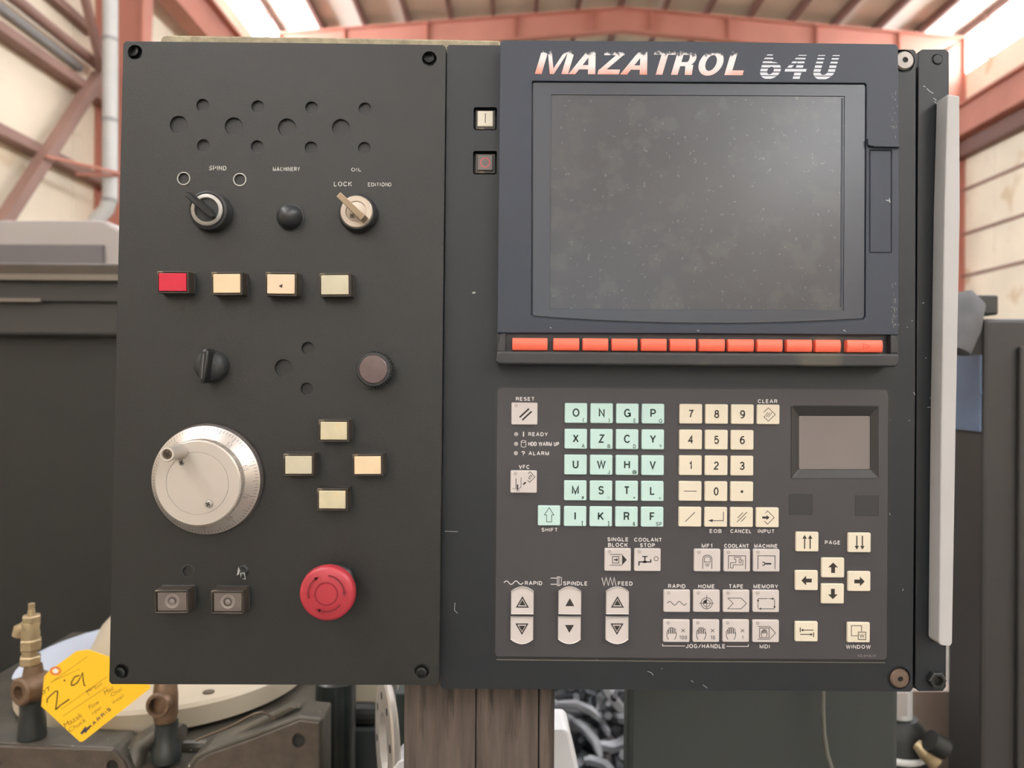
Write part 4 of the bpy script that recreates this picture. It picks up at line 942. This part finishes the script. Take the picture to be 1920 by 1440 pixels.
# ================================================================== KEYBOARD
kb = empty('keyboard', (W(1297, 980, D0).x, D0, W(1297, 1238, D0).z), 'grey membrane keyboard with mint, cream and grey keys', 'keyboard')
mb = MB(); DK = D0-.0008
ol = [(942,727),(1300,728.5),(1658,731),(1664,734),(1666,742),(1665,980),(1663,1232),(1659,1237.5),(1290,1235),(934,1231.5),(929,1229),(928,1222),(930,980),(932,736),(936,729)]
plate(mb, ol, DK, D0+.004, [(rpx(1484,761,1647,897,3), .004)])
mb.ob('membrane', M_membrane, kb, bevel=.0003)
mb = MB(); e = 3.0
ol2 = [(x+(e if x > 1297 else -e), y+(e if y > 980 else -e)) for x, y in ol]
plate(mb, ol2, D0-.0003, D0+.001, [(ol, None)]); mb.ob('groove_edge', M_black, kb)
mb = MB(); plate(mb, [(931,1236),(1290,1239.5),(1660,1242),(1660,1243.5),(1290,1241.2),(931,1238)], D0-.0006, D0+.001); mb.ob('worn_edge', M_edge, kb)
# small pad screen with sloping surround
ps = [W(x, y, DK-.0006) for x, y in ((1484,761),(1647,761),(1647,897),(1484,897))]; pi = [W(x, y, DK+.0028) for x, y in ((1499,781),(1630,781),(1630,879),(1499,879))]
po = [p+Vector((0,.004,0)) for p in ps]
MB().add(ps+pi+po, [(0,1,5,4),(1,2,6,5),(2,3,7,6),(3,0,4,7),(0,1,9,8),(1,2,10,9),(2,3,11,10),(3,0,8,11)]).ob('pad_surround', mat('pad_surround_black', (44,44,44), .4), kb, bevel=.0004, fix=True)
mb = MB(); plate(mb, rpx(1498,780,1631,880,3), DK+.0022, DK+.0038); mb.ob('pad', mat('taupe_pad', (108,100,96), .4, var=.03, vscale=20), kb, bevel=.0005, label='taupe touch pad')
for x0, y0 in ((1480,926),(1604,928)):
    mb = MB(); plate(mb, rpx(x0,y0,x0+44,y0+39,2), DK-.0003, DK+.001); mb.ob('blank_cover', mat('blank_cover_grey', (40,40,41), .45), kb, bevel=.0002)
CAPS = {}
def keycap(w, h, m, kind='r'):
    k_ = (w, h, m.name, kind)
    if k_ in CAPS: return CAPS[k_]
    k = .5355/F; mb = MB()
    if kind == 'r':
        mb.rprism(w*k, h*k, .0006, -.0017, r=.0009, inset=.0001, ch=.0004, n=3)
    else:
        sgn = 1 if kind == 'up' else -1; L = []
        for ins, y in ((0, .0006), (.0001, -.0024), (.0005, -.0017)):
            a, b_ = w*k/2-ins, h*k/2-ins
            pts = [(-a, -b_*sgn), (a, -b_*sgn)]+[(a*math.cos(PI*i/12)**1 if 0 else a*(1-2*i/12), sgn*(b_-.0032+.0032*(1-(1-2*i/12)**2))) for i in range(13)]
            L.append([(x, y, z) for x, z in pts])
        m_ = len(L[0]); vs = [p for l in L for p in l]
        fs = [(j*m_+i, j*m_+(i+1) % m_, (j+1)*m_+(i+1) % m_, (j+1)*m_+i) for j in range(2) for i in range(m_)]+[tuple(range(m_)), tuple(range(2*m_, 3*m_))]
        mb.add(vs, fs)
    me = bpy.data.meshes.new('keycap'); me.from_pydata([tuple(p) for p in mb.v], [], mb.f)
    bm = bmesh.new(); bm.from_mesh(me); bmesh.ops.recalc_face_normals(bm, faces=bm.faces); bm.to_mesh(me); bm.free()
    me.materials.append(m); CAPS[k_] = me; return me
DKF = DK-.0017
def key(cx, cy, w, h, m, label, art=None, ink=None, led=False, kind='r'):
    f = W(cx, cy, DKF); f.y = DK
    o = mesh_ob('key', keycap(w, h, m, kind), m, kb, f, label=label)
    if art is not None and art.v: art.on('legend', ink or M_ink, o, cx, cy, DKF, lift=.00008)
    if led:
        g = W(cx-15.5, cy-15.5, DKF); g.y = DKF
        MB().lathe(g, [(.00135,-.0003),(.00125,.0003),(.0,.0004)], 16).ob('indicator', M_led, o)
    return o
def T_(*a, **k): return Art().text(*a, **k)
mint = [('O','('),('N',')'),('G','E'),('P','Q'),('X','A'),('Z','B'),('C','D'),('Y','?'),('U',','),('W','J'),('H','@'),('V',''),('M','#'),('S','='),('T','*'),('L','+'),('I','['),('K',']'),('R','&'),('F','SP')]
for i, (a_, s_) in enumerate(mint):
    c_, r_ = i % 4, i//4; cx = 1080+c_*48.2-r_*.4; cy = 774.6+c_*.4+r_*48.4
    A = T_(a_, 0 if a_ != 'I' else 0, -1, 16, bold=.022)
    if s_:
        hh = {'(':8,')':8,',':2.5,'=':3,'+':5.5,'*':5,'[':9,']':9,'@':8,'#':6.5}.get(s_, 7.2)
        A.text(s_, 14 if s_ != 'SP' else 12.5, 13 if s_ != '*' else 12.5, hh, bold=.014)
    key(cx, cy, 42.6, 37.8, M_mint, 'mint green key marked %s' % a_, A, M_inkg)
A = Art().line([(0,-15),(9,-1.5),(4.8,-1.5),(4.8,11.5),(-4.8,11.5),(-4.8,-1.5),(-9,-1.5)], 1.1, True)
key(1029.6, 967, 42.6, 37.8, M_mint, 'mint green key with an outlined up arrow', A, M_inkg)
cream = ['7','8','9','clear','4','5','6',None,'1','2','3',None,'-','0','.',None,'/','eob','cancel','input']
def rng(cx): return cx
for i, a_ in enumerate(cream):
    if not a_: continue
    c_, r_ = i % 4, i//4; cx = 1295.5+c_*48.4-r_*.4; cy = 776+c_*.4+r_*48.3; A = Art(); lab = 'cream key marked %s' % a_
    if a_.isdigit(): A.text(a_, 0, 0, 15.5, bold=.018)
    elif a_ == '-': A.line([(-12,0),(12,0)], 1.3); lab = 'cream key with a dash'
    elif a_ == '.': A.disc(0, 0, 2.6); lab = 'cream key with a dot'
    elif a_ == '/': A.line([(-9,9),(9,-9)], 1.3); lab = 'cream key with a slash'
    elif a_ == 'eob': A.line([(14,-10),(14,6.5),(-8,6.5)], 1.3); A.poly([(-15,6.5),(-6,3.6),(-6,9.4)]); lab = 'cream key with a return arrow'
    elif a_ == 'cancel':
        for dx in (0, 6): A.line([(-9+dx,9-dx*0),(3+dx,-5)], 1.1) if 0 else None
        A.line([(-9,9),(10,-10)], 1.2); A.line([(-8,1.5),(2,-9)], 1.2); A.line([(-1,8),(8,-1.5)], 1.2); lab = 'cream key with three slanting strokes'
    elif a_ == 'input': A.line([(-4,-8.5),(0,-12.5),(12.5,0),(0,12.5),(-6,6.5)], 1.1); A.line([(-10,0),(-2,0)], 4); A.poly([(-2,-4.5),(4,0),(-2,4.5)]); lab = 'cream key with an arrow into a diamond'
    elif a_ == 'clear':
        A.line([(-9,-4),(0,-12.5),(13,0),(0,12.5),(-9,4)], 1.1)
        for dx in (-4, 0, 4): A.line([(dx-4,5),(dx+3,-4)], 1.0)
        lab = 'cream key with a diamond and strokes'
    key(cx, cy, 43, 37.4, M_cream, lab, A)
# grey keys with indicators
def sine(A, x0, x1, y, amp, w, cyc=2, n=28):
    return A.line([(x0+(x1-x0)*i/n, y-amp*math.sin(2*PI*cyc*i/n)) for i in range(n+1)], w)
def hand(A, cx, cy, s=1.0):
    P = lambda pts: [(cx+x*s, cy+y*s) for x, y in pts]
    A.line(P([(-6,12),(-9,6),(-9,-2),(-7,-6),(-6,-6),(-6,2)]), 1.1)
    for i, (tp) in enumerate((-10, -11, -10.5, -8.5)):
        x = -4.2+i*3.4; A.line(P([(x-1.3,1),(x-1.3,tp+1),(x,tp),(x+1.3,tp+1),(x+1.3,1)]), .9)
    A.line(P([(8,-2),(8.6,4),(7,9),(5,12)]), 1.1)
    return A
def tap(A, cx, cy, filled=True):
    P = lambda pts: [(cx+x, cy+y) for x, y in pts]
    if filled:
        A.line(P([(-13,9),(-13,2),(9,2),(9,-3)]), 2.4); A.line(P([(-2,0),(-2,-7)]), 2.4); A.line(P([(-7,-8),(3,-8)]), 2.2); A.line(P([(-5,2),(1,2)]), 4)
    else:
        A.line(P([(-13,11),(-13,1),(-3,1),(-3,-5),(-6,-5),(-6,-9),(6,-9),(6,-5),(3,-5),(3,1),(7,1),(7,-4),(10,-4),(10,5),(-8,5),(-8,11)]), 1.0, True)
    return A
reset = Art().line([(-9,7),(8.5,-9.5)], 3.2).line([(-4,12),(13.5,-4.5)], 3.2)
key(983.3, 775.7, 49.5, 42, M_grey, 'warm grey key with two slanting bars', reset, led=True)
A = Art(); A.line([(-14.5,-6),(-14.5,14)], 1.3); A.line([(-5,-8),(-5,10),(-13,16)], 1.0); A.line([(-11.5,5),(-11.5,15)], 2.8); A.line([(-21,12),(-16,14)], .8); A.line([(-14,17),(-7,17)], .8)
A.line([(-1,5),(4,1)], 3.0); A.line([(8,-15),(12,-19),(21,-9),(11,1),(7,-3)], 1.1); A.line([(9,-7),(13,-13),(15,-11),(11,-5)], 1.0, True)
key(982, 903.3, 50, 42.5, M_grey, 'warm grey key with a tool and diamond sign', A, led=True)
A = Art(); A.line([(-15,-10),(8,-10)], 1.1); A.line([(-15,10),(8,10)], 1.1); A.poly([(8,-10),(17,0),(8,10)]); A.line([(-10,-6),(2,-6),(2,6),(-10,6)], 1.3, True); A.line([(-7,0),(-3,0)], 2.6); A.poly([(-3,-3.5),(1,0),(-3,3.5)])
key(1158.3, 1049.6, 50, 43, M_grey, 'warm grey key with a block and arrowhead', A, led=True)
A = tap(Art(), -3, 1.5); A.circle(16, -2.5, 4, 1.1)
key(1214.2, 1050, 50, 43, M_grey, 'warm grey key with a tap and circle', A, led=True)
A = Art(); A.line([(-8.5,16),(-8.5,-4)]+[(-8.5*math.cos(PI*i/8), -3-7*math.sin(PI*i/8)) for i in range(9)]+[(8.5,16)], 1.2)
A.line([(-5.5,3),(-5.5,-4)]+[(-5.5*math.cos(PI*i/8), -3-4*math.sin(PI*i/8)) for i in range(9)]+[(5.5,3)], 1.1, True)
for i, w_ in enumerate((5, 3.6, 2)): A.line([(-w_,7+i*2),(w_,7+i*2)], .9)
key(1326.2, 1050.7, 50, 42.6, M_grey, 'warm grey key with a lamp sign', A, led=True)
A = Art(); A.line([(-16,16),(-16,-9),(16,-9),(16,16)], 1.2); tap(A, 1, 3, False)
key(1381.8, 1051, 50, 42.6, M_grey, 'warm grey key with an outlined tap', A, led=True)
A = Art(); A.line([(-16,16),(-16,-9),(16,-9),(16,16)], 1.2); A.line([(-4,6),(9,6)], 3.2); A.circle(-6, 6, 3, 1.8, -2.2, 2.2, 12)
key(1437.1, 1051, 50, 42.6, M_grey, 'warm grey key with a spanner', A, led=True)
A = sine(Art(), -18, 18, 4, 3.4, 1.2)
key(1269.2, 1127.1, 50, 42, M_grey, 'warm grey key with a wavy line', A, led=True)
A = Art(); A.circle(0, 4, 10.5, 1.1); A.circle(0, 4, 6.5, 1.0); A.line([(-14,4),(14,4)], 1.0); A.line([(0,-11),(0,15)], 1.0); A.poly([(0,4),(0,-3)]+[(6.5*math.cos(PI*1.5-PI/2*i/5), 4+6.5*math.sin(PI*1.5-PI/2*i/5)) for i in range(6)])
key(1325, 1127.1, 50, 42, M_grey, 'warm grey key with crosshairs', A, led=True)
A = Art(); A.line([(-16,-6),(9,-6),(19,4),(9,14),(-16,14),(-6,4)], 1.1, True)
key(1380.6, 1127.4, 50, 42, M_grey, 'warm grey key with a tape outline', A, led=True)
A = Art(); A.line([(-15,-5),(3,-5)], 1.1); A.arrow(5,-5,16,-5,1.1,5,4.6); A.arrow(16,-4,16,14,1.1,5,4.6); A.arrow(16,14,-14,14,1.1,5,4.6); A.arrow(-15,14,-15,-5,1.1,5,4.6)
key(1436.2, 1127.4, 50, 42, M_grey, 'warm grey key with a loop of arrows', A, led=True)
for cx, t in ((1268.5,'100'),(1324,'10'),(1379.9,'1')):
    A = hand(Art(), -9, 4); A.line([(9,-4),(15.5,2)], 1.0); A.line([(9,2),(15.5,-4)], 1.0); A.text(t, 12.5, 12, 7.2, bold=.012)
    key(cx, 1183.2, 50, 42.4, M_grey, 'warm grey key with a hand and %s' % t, A, led=True)
A = Art(); A.line([(-15,-9),(7,-9),(18,3),(7,15),(-15,15)], 1.1); A.line([(-12,-6),(6,-6),(6,12),(-12,12)], 1.2, True); hand(A, -3, 3, .62)
key(1436, 1183.7, 50, 42.4, M_grey, 'warm grey key with a hand in a block', A, led=True)
def tri(up, dbl):
    A = Art(); s_ = 1 if up else -1
    if dbl:
        A.line([(0,-9*s_),(11.4-1,9.2*s_),(-10.4,9.2*s_)], 2.3, True); A.poly([(0,-4.5*s_),(6,6*s_),(-6,6*s_)])
    else: A.poly([(0,-7.5*s_),(8.5,7.5*s_),(-8.5,7.5*s_)])
    return A
for cx, dbl, nm in ((979.5, True, 'rapid'), (1068.5, False, 'spindle'), (1157.7, True, 'feed')):
    A = tri(True, dbl); A.v = [(x, y+3) for x, y in A.v]; key(cx, 1126, 43, 51, M_grey, 'warm grey arch-topped key with an up triangle under %s' % nm.upper(), A, kind='up')
    A = tri(False, dbl); A.v = [(x, y-3) for x, y in A.v]; key(cx-.9, 1182.2, 43, 50.5, M_grey, 'warm grey round-footed key with a down triangle under %s' % nm.upper(), A, kind='dn')
def fat(dx, dy):
    A = Art(); P = lambda a, b_: (a*dx-b_*dy, a*dy+b_*dx)
    A.poly([P(10,0), P(1,9.2), P(1,3.6)][:3]); A.poly([P(10,0), P(1,3.6), P(1,-3.6)]); A.poly([P(10,0), P(1,-3.6), P(1,-9.2)]); A.poly([P(1.2,3.6), P(-9.5,3.6), P(-9.5,-3.6), P(1.2,-3.6)]); return A
key(1562, 1064.7, 43, 37.4, M_cream, 'cream key with a bold up arrow', fat(0,-1)); key(1561.5, 1113.4, 43, 37.6, M_cream, 'cream key with a bold down arrow', fat(0,1))
key(1512.5, 1088.4, 43, 37.6, M_cream, 'cream key with a bold left arrow', fat(-1,0)); key(1611.2, 1090.2, 43, 37.6, M_cream, 'cream key with a bold right arrow', fat(1,0))
A = Art(); [A.arrow(x,13,x,-13,2.2,7,8.5) for x in (-5.2,5.2)]; key(1513.8, 1016, 43, 37, M_cream, 'cream key with two up arrows', A)
A = Art(); [A.arrow(x,-13,x,13,2.2,7,8.5) for x in (-5.2,5.2)]; key(1611.7, 1017.5, 43, 37, M_cream, 'cream key with two down arrows', A)
A = Art(); A.line([(-12,-8),(-12,1)], 1.8); A.arrow(13,-3,-11,-3,1.6,5,5.5); A.arrow(-12,5,12,5,1.6,5,5.5); A.line([(13,1),(13,10)], 1.8)
key(1512.3, 1184.4, 43, 38, M_cream, 'cream key with two arrows to bars', A)
A = Art(); A.line([(5,-2),(5,-13),(-14,-13),(-14,6),(-1,6)], 1.2); A.line([(-1,-1),(13,-1),(13,13),(-1,13)], 1.3, True); A.text('W', 6, 6, 7.5, 9, bold=.01)
key(1610.2, 1186.1, 43, 38, M_cream, 'cream key with two overlapping windows', A)
# printing on the membrane
prints = [('RESET',984.8,748,7.2,35),('READY',1009,814.2,7.4,36.5),('HDD WARM UP',1019.4,832.4,7.8,58),('ALARM',1010.2,850,7.4,38.5),('?',981,850.2,9,6.5),('VFC',983,875.4,7.6,20.5),
  ('SHIFT',1030.4,993.3,7.4,30.5),('SINGLE',1158.5,1011.3,7.4,39.5),('BLOCK',1158.5,1021.7,7.4,37),('COOLANT',1215,1012,7.4,52),('STOP',1214,1022.3,7.4,28),
  ('RAPID',1000.4,1093.3,7.6,32.5),('SPINDLE',1078.6,1093.8,7.6,45.5),('FEED',1172.4,1094,7.6,27.5),('MF1',1325.5,1023.3,7.4,20),('COOLANT',1381,1023.4,7.4,46.5),('MACHINE',1436,1023.6,7.4,44),
  ('RAPID',1269,1099,7.6,32.5),('HOME',1324.6,1099.3,7.6,31),('TAPE',1380,1099.3,7.6,27),('MEMORY',1435.7,1099.4,7.6,46.5),('JOG/HANDLE',1322.8,1211.4,8,74),('MDI',1433.7,1212,7.6,19),
  ('PAGE',1561,1017.2,7.4,29),('WINDOW',1609.2,1212.6,7.4,46.5),('EOB',1341.7,995.6,7.4,22.5),('CANCEL',1389.2,995.8,7.4,39.5),('INPUT',1436.6,996,7.4,31.5),('CLEAR',1439,752.3,7.4,36.5)]
for t, cx, cy, h, w in prints:
    Art().text(t, 0, 0, h, w, bold=.028).on('printed_word', M_print, kb, cx, cy, DK)
Art().text('KG-6YZL31', 0, 0, 4.4, 33, bold=.01).on('printed_word', mat('dim_print', (136,132,128), .6), kb, 1625, 1229.5, DK)
def sign(fn):
    A = Art(); fn(A); A.flat('printed_sign', M_print, kb, DK)
sign(lambda A: A.line([(981.6,809.6),(981.6,818.6)], 2.2))
sign(lambda A: A.circle(981.6, 827.8, 4.4, 1.0, ry=1.9).line([(977.2,828),(977.2,836.5)], 1.0).line([(986,828),(986,836.5)], 1.0).circle(981.6, 836.5, 4.4, 1.0, 0, PI, 12, ry=2))
sign(lambda A: sine(A, 945, 981, 1092.5, 3.2, 1.7))
sign(lambda A: A.line([(1128.5,1083),(1132.5,1097.5),(1136.5,1083),(1140.5,1097.5),(1144.5,1083),(1148.5,1097.5),(1151.5,1083),(1155,1098)], 1.3))
sign(lambda A: A.line([(1032.5,1084),(1045,1084)], 1.5).line([(1032.5,1095.5),(1045,1095.5)], 1.5).line([(1045,1081.5),(1048,1081.5),(1048,1098),(1045,1098)], 1.2, True).line([(1048,1081.5),(1052.5,1083),(1052.5,1096),(1048,1098)], 1.2))
sign(lambda A: A.line([(1242.3,1207),(1242.3,1211),(1284.5,1211.3)], 1.3))
sign(lambda A: A.line([(1362,1211.8),(1403,1212),(1403,1208)], 1.3))
for cx, cy in ((967.8,814.1),(967.6,832.2),(967.3,849.7)):
    g = W(cx, cy, DK); MB().lathe(g, [(.0015,-.0002),(.0014,.0002),(0,.0003)], 18).ob('status_lamp', mat('dim_lamp', (150,144,140), .35), kb)

# ================================================================== BELOW AND BEHIND THE CONSOLE
zb = W(1000, 1296, D0).z-.0005
wp = empty('wooden_post', (W(898, 1400, .57).x, .60, 0), 'weathered brown timber post propping the console', 'post')
for x0, x1, y0 in ((757, 891, .570), (892, 1009, .571), (1010.5, 1040, .574)):
    a_ = W(x0, 1400, .57).x; b_ = W(x1, 1400, .57).x
    MB().box((a_, y0, 0), (b_, .655, zb)).ob('timber', M_wood, wp, origin=((a_+b_)/2, .6, .9), bevel=.0015)
gcb = empty('grey_cabinet', (W(1430, 1400, .80).x, .95, 0), 'green-grey steel cabinet standing under the console', 'cabinet')
a_ = W(1177, 1400, .80).x; b_ = W(1686, 1400, .80).x
MB().box((a_, .80, 0), (b_, .835, CAMZ-.24)).ob('body', M_panelg, gcb, bevel=.006)
MB().tube([W(x, y, .775) for x, y in ((1543,1285),(1543,1330),(1545,1375),(1551,1415),(1562,1450),(1580,1490))], .0022, 8).ob('cable', M_cable, label='thin grey cable hanging in front of the green-grey cabinet', cat='cable')
# turnings in a bin
bn = empty('scrap_bin', (W(1105, 1400, 1.8).x, 1.95, 0), 'black bin behind the cabinet heaped with metal turnings', 'bin')
xb0, xb1 = W(960, 1400, 1.8).x, W(1270, 1400, 1.8).x
zc_ = CAMZ-.98
MB().box((xb0, 1.66, 0), (xb1, 2.3, zc_)).ob('body', M_mblk, bn)
mb = MB(); nf = 0
for cnt, sd in ((170, 3), (46, 4)):
    rnd = random.Random(sd)
    for i in range(cnt):
        tt = rnd.random(); yy = 1.74+.48*tt; top = CAMZ-.90+.24*tt+(.03 if sd == 4 else 0)
        p = Vector((rnd.uniform(xb0+.05, xb1-.05), yy, top-rnd.uniform(0, .07))); dr = Vector((rnd.uniform(-1,1), rnd.uniform(-1,1), rnd.uniform(-.6,.6))).normalized()
        s2 = Vector((rnd.uniform(-1,1), rnd.uniform(-1,1), rnd.uniform(-1,1))).normalized(); ln = rnd.uniform(.03,.08)
        r_ = rnd.uniform(.010,.022)
        mb.tube([p-dr*ln, p-dr*ln*.3+s2*ln*.3, p+dr*ln*.3+s2*ln*.3, p+dr*ln], [r_*.6, r_, r_, r_*.6], 6)
    if sd == 3: nf = len(mb.f)
o = mb.ob('metal_turnings', M_chip, label='black and pale grey turnings heaped in the black bin', cat='turnings', kind='stuff')
o.data.materials.append(M_chipl); o.data.polygons.foreach_set('material_index', [0 if i < nf else 1 for i in range(len(mb.f))])
mb = MB(); plate(mb, [(1036,1368),(1061,1368),(1068,1376),(1090,1470),(1036,1470)], .74, .79); mb.ob('white_chute', M_white, label='white plastic wedge right of the timber post', cat='chute', bevel=.003)
# gap at lower right
gr = empty('pipe_stand', (W(1708, 1400, 1.15).x, 1.2, 0), 'pale grey pipe stand glimpsed at the lower right under the rail', 'stand')
xg = W(1712, 1340, 1.15).x
MB().lathe((xg, 1.19, CAMZ-.51), [(.018,0),(.018,.12)], 20, 'Z').ob('pipe', M_pipe, gr)
pbox(MB(), 1660, 1300, 1702, 1343, 1.16, .05).ob('plate', M_mgrey, gr)
MB().lathe((xg-.005, 1.19, CAMZ-.59), [(.03,0),(.045,.01),(.045,.06),(.03,.08)], 24, 'Z').ob('coupling', M_mblk, gr)
MB().lathe((xg-.008, 1.19, CAMZ-.566), [(.046,0),(.049,.003),(.049,.007),(.046,.01)], 28, 'Z').ob('band', M_pipe, gr)
MB().lathe((xg-.005, 1.19, 0), [(.03,0),(.03,CAMZ-.588)], 20, 'Z').ob('leg', M_beige, gr)
MB().tube([W(1718,1395,1.14), W(1735,1410,1.13), W(1752,1428,1.13)], [.008,.012,.012], 12).ob('brass_spout', M_brass, label='brass spout under the black coupling at the lower right', cat='spout')
MB().tube([W(1743,1388,1.12), W(1770,1404,1.12)], .016, 14).ob('rubber_plug', M_mblk, label='black rubber plug above the brass spout', cat='plug')
bgp = MB(); pbox(bgp, 1650, 1297, 1800, 1700, 1.32, .05, True); bgp.ob('beige_panel', M_beige, label='beige panel behind the pipe stand at the lower right', cat='panel')

# ================================================================== MACHINE AT RIGHT
rm = empty('dark_cabinet', (W(1900, 1000, 1.15).x, 1.4, 0), 'charcoal machine cabinet at the right edge with a side window coloured as a blue reflection', 'cabinet')
xf = W(1843, 900, 1.10).x; ztop = W(1860, 597, 1.10).z
MB().box((xf, 1.10, 0), (xf+.45, 1.1+.087, ztop)).ob('body', M_cab, rm, bevel=.006)
MB().box((xf+.047, 1.092, .1), (xf+.40, 1.10, ztop-.04)).ob('door_leaf', M_cab, rm, bevel=.003)
MB().box((xf-.003, 1.104, CAMZ-.064), (xf, 1.177, CAMZ+.046)).box((xf-.0035, 1.100, CAMZ-.010), (xf-.001, 1.180, CAMZ-.008)).ob('side_window', M_bluerefl, rm, label='side window coloured as a blue reflection')
mb = MB(); mb.tube([W(1808,546,1.10), W(1812,570,1.10), W(1798,612,1.09), W(1782,655,1.09)], [.010,.024,.028,.026], 14); mb.ob('rubber_bellows', M_cloth, label='grey rubber bellows beside the white bar, atop the charcoal cabinet', cat='bellows')
mb = MB(); pbox(mb, 1826, 553, 1873, 590, 1.13, .05); mb.ob('junction_box', M_mdark, label='small black box sitting on top of the charcoal cabinet', cat='box', bevel=.003)
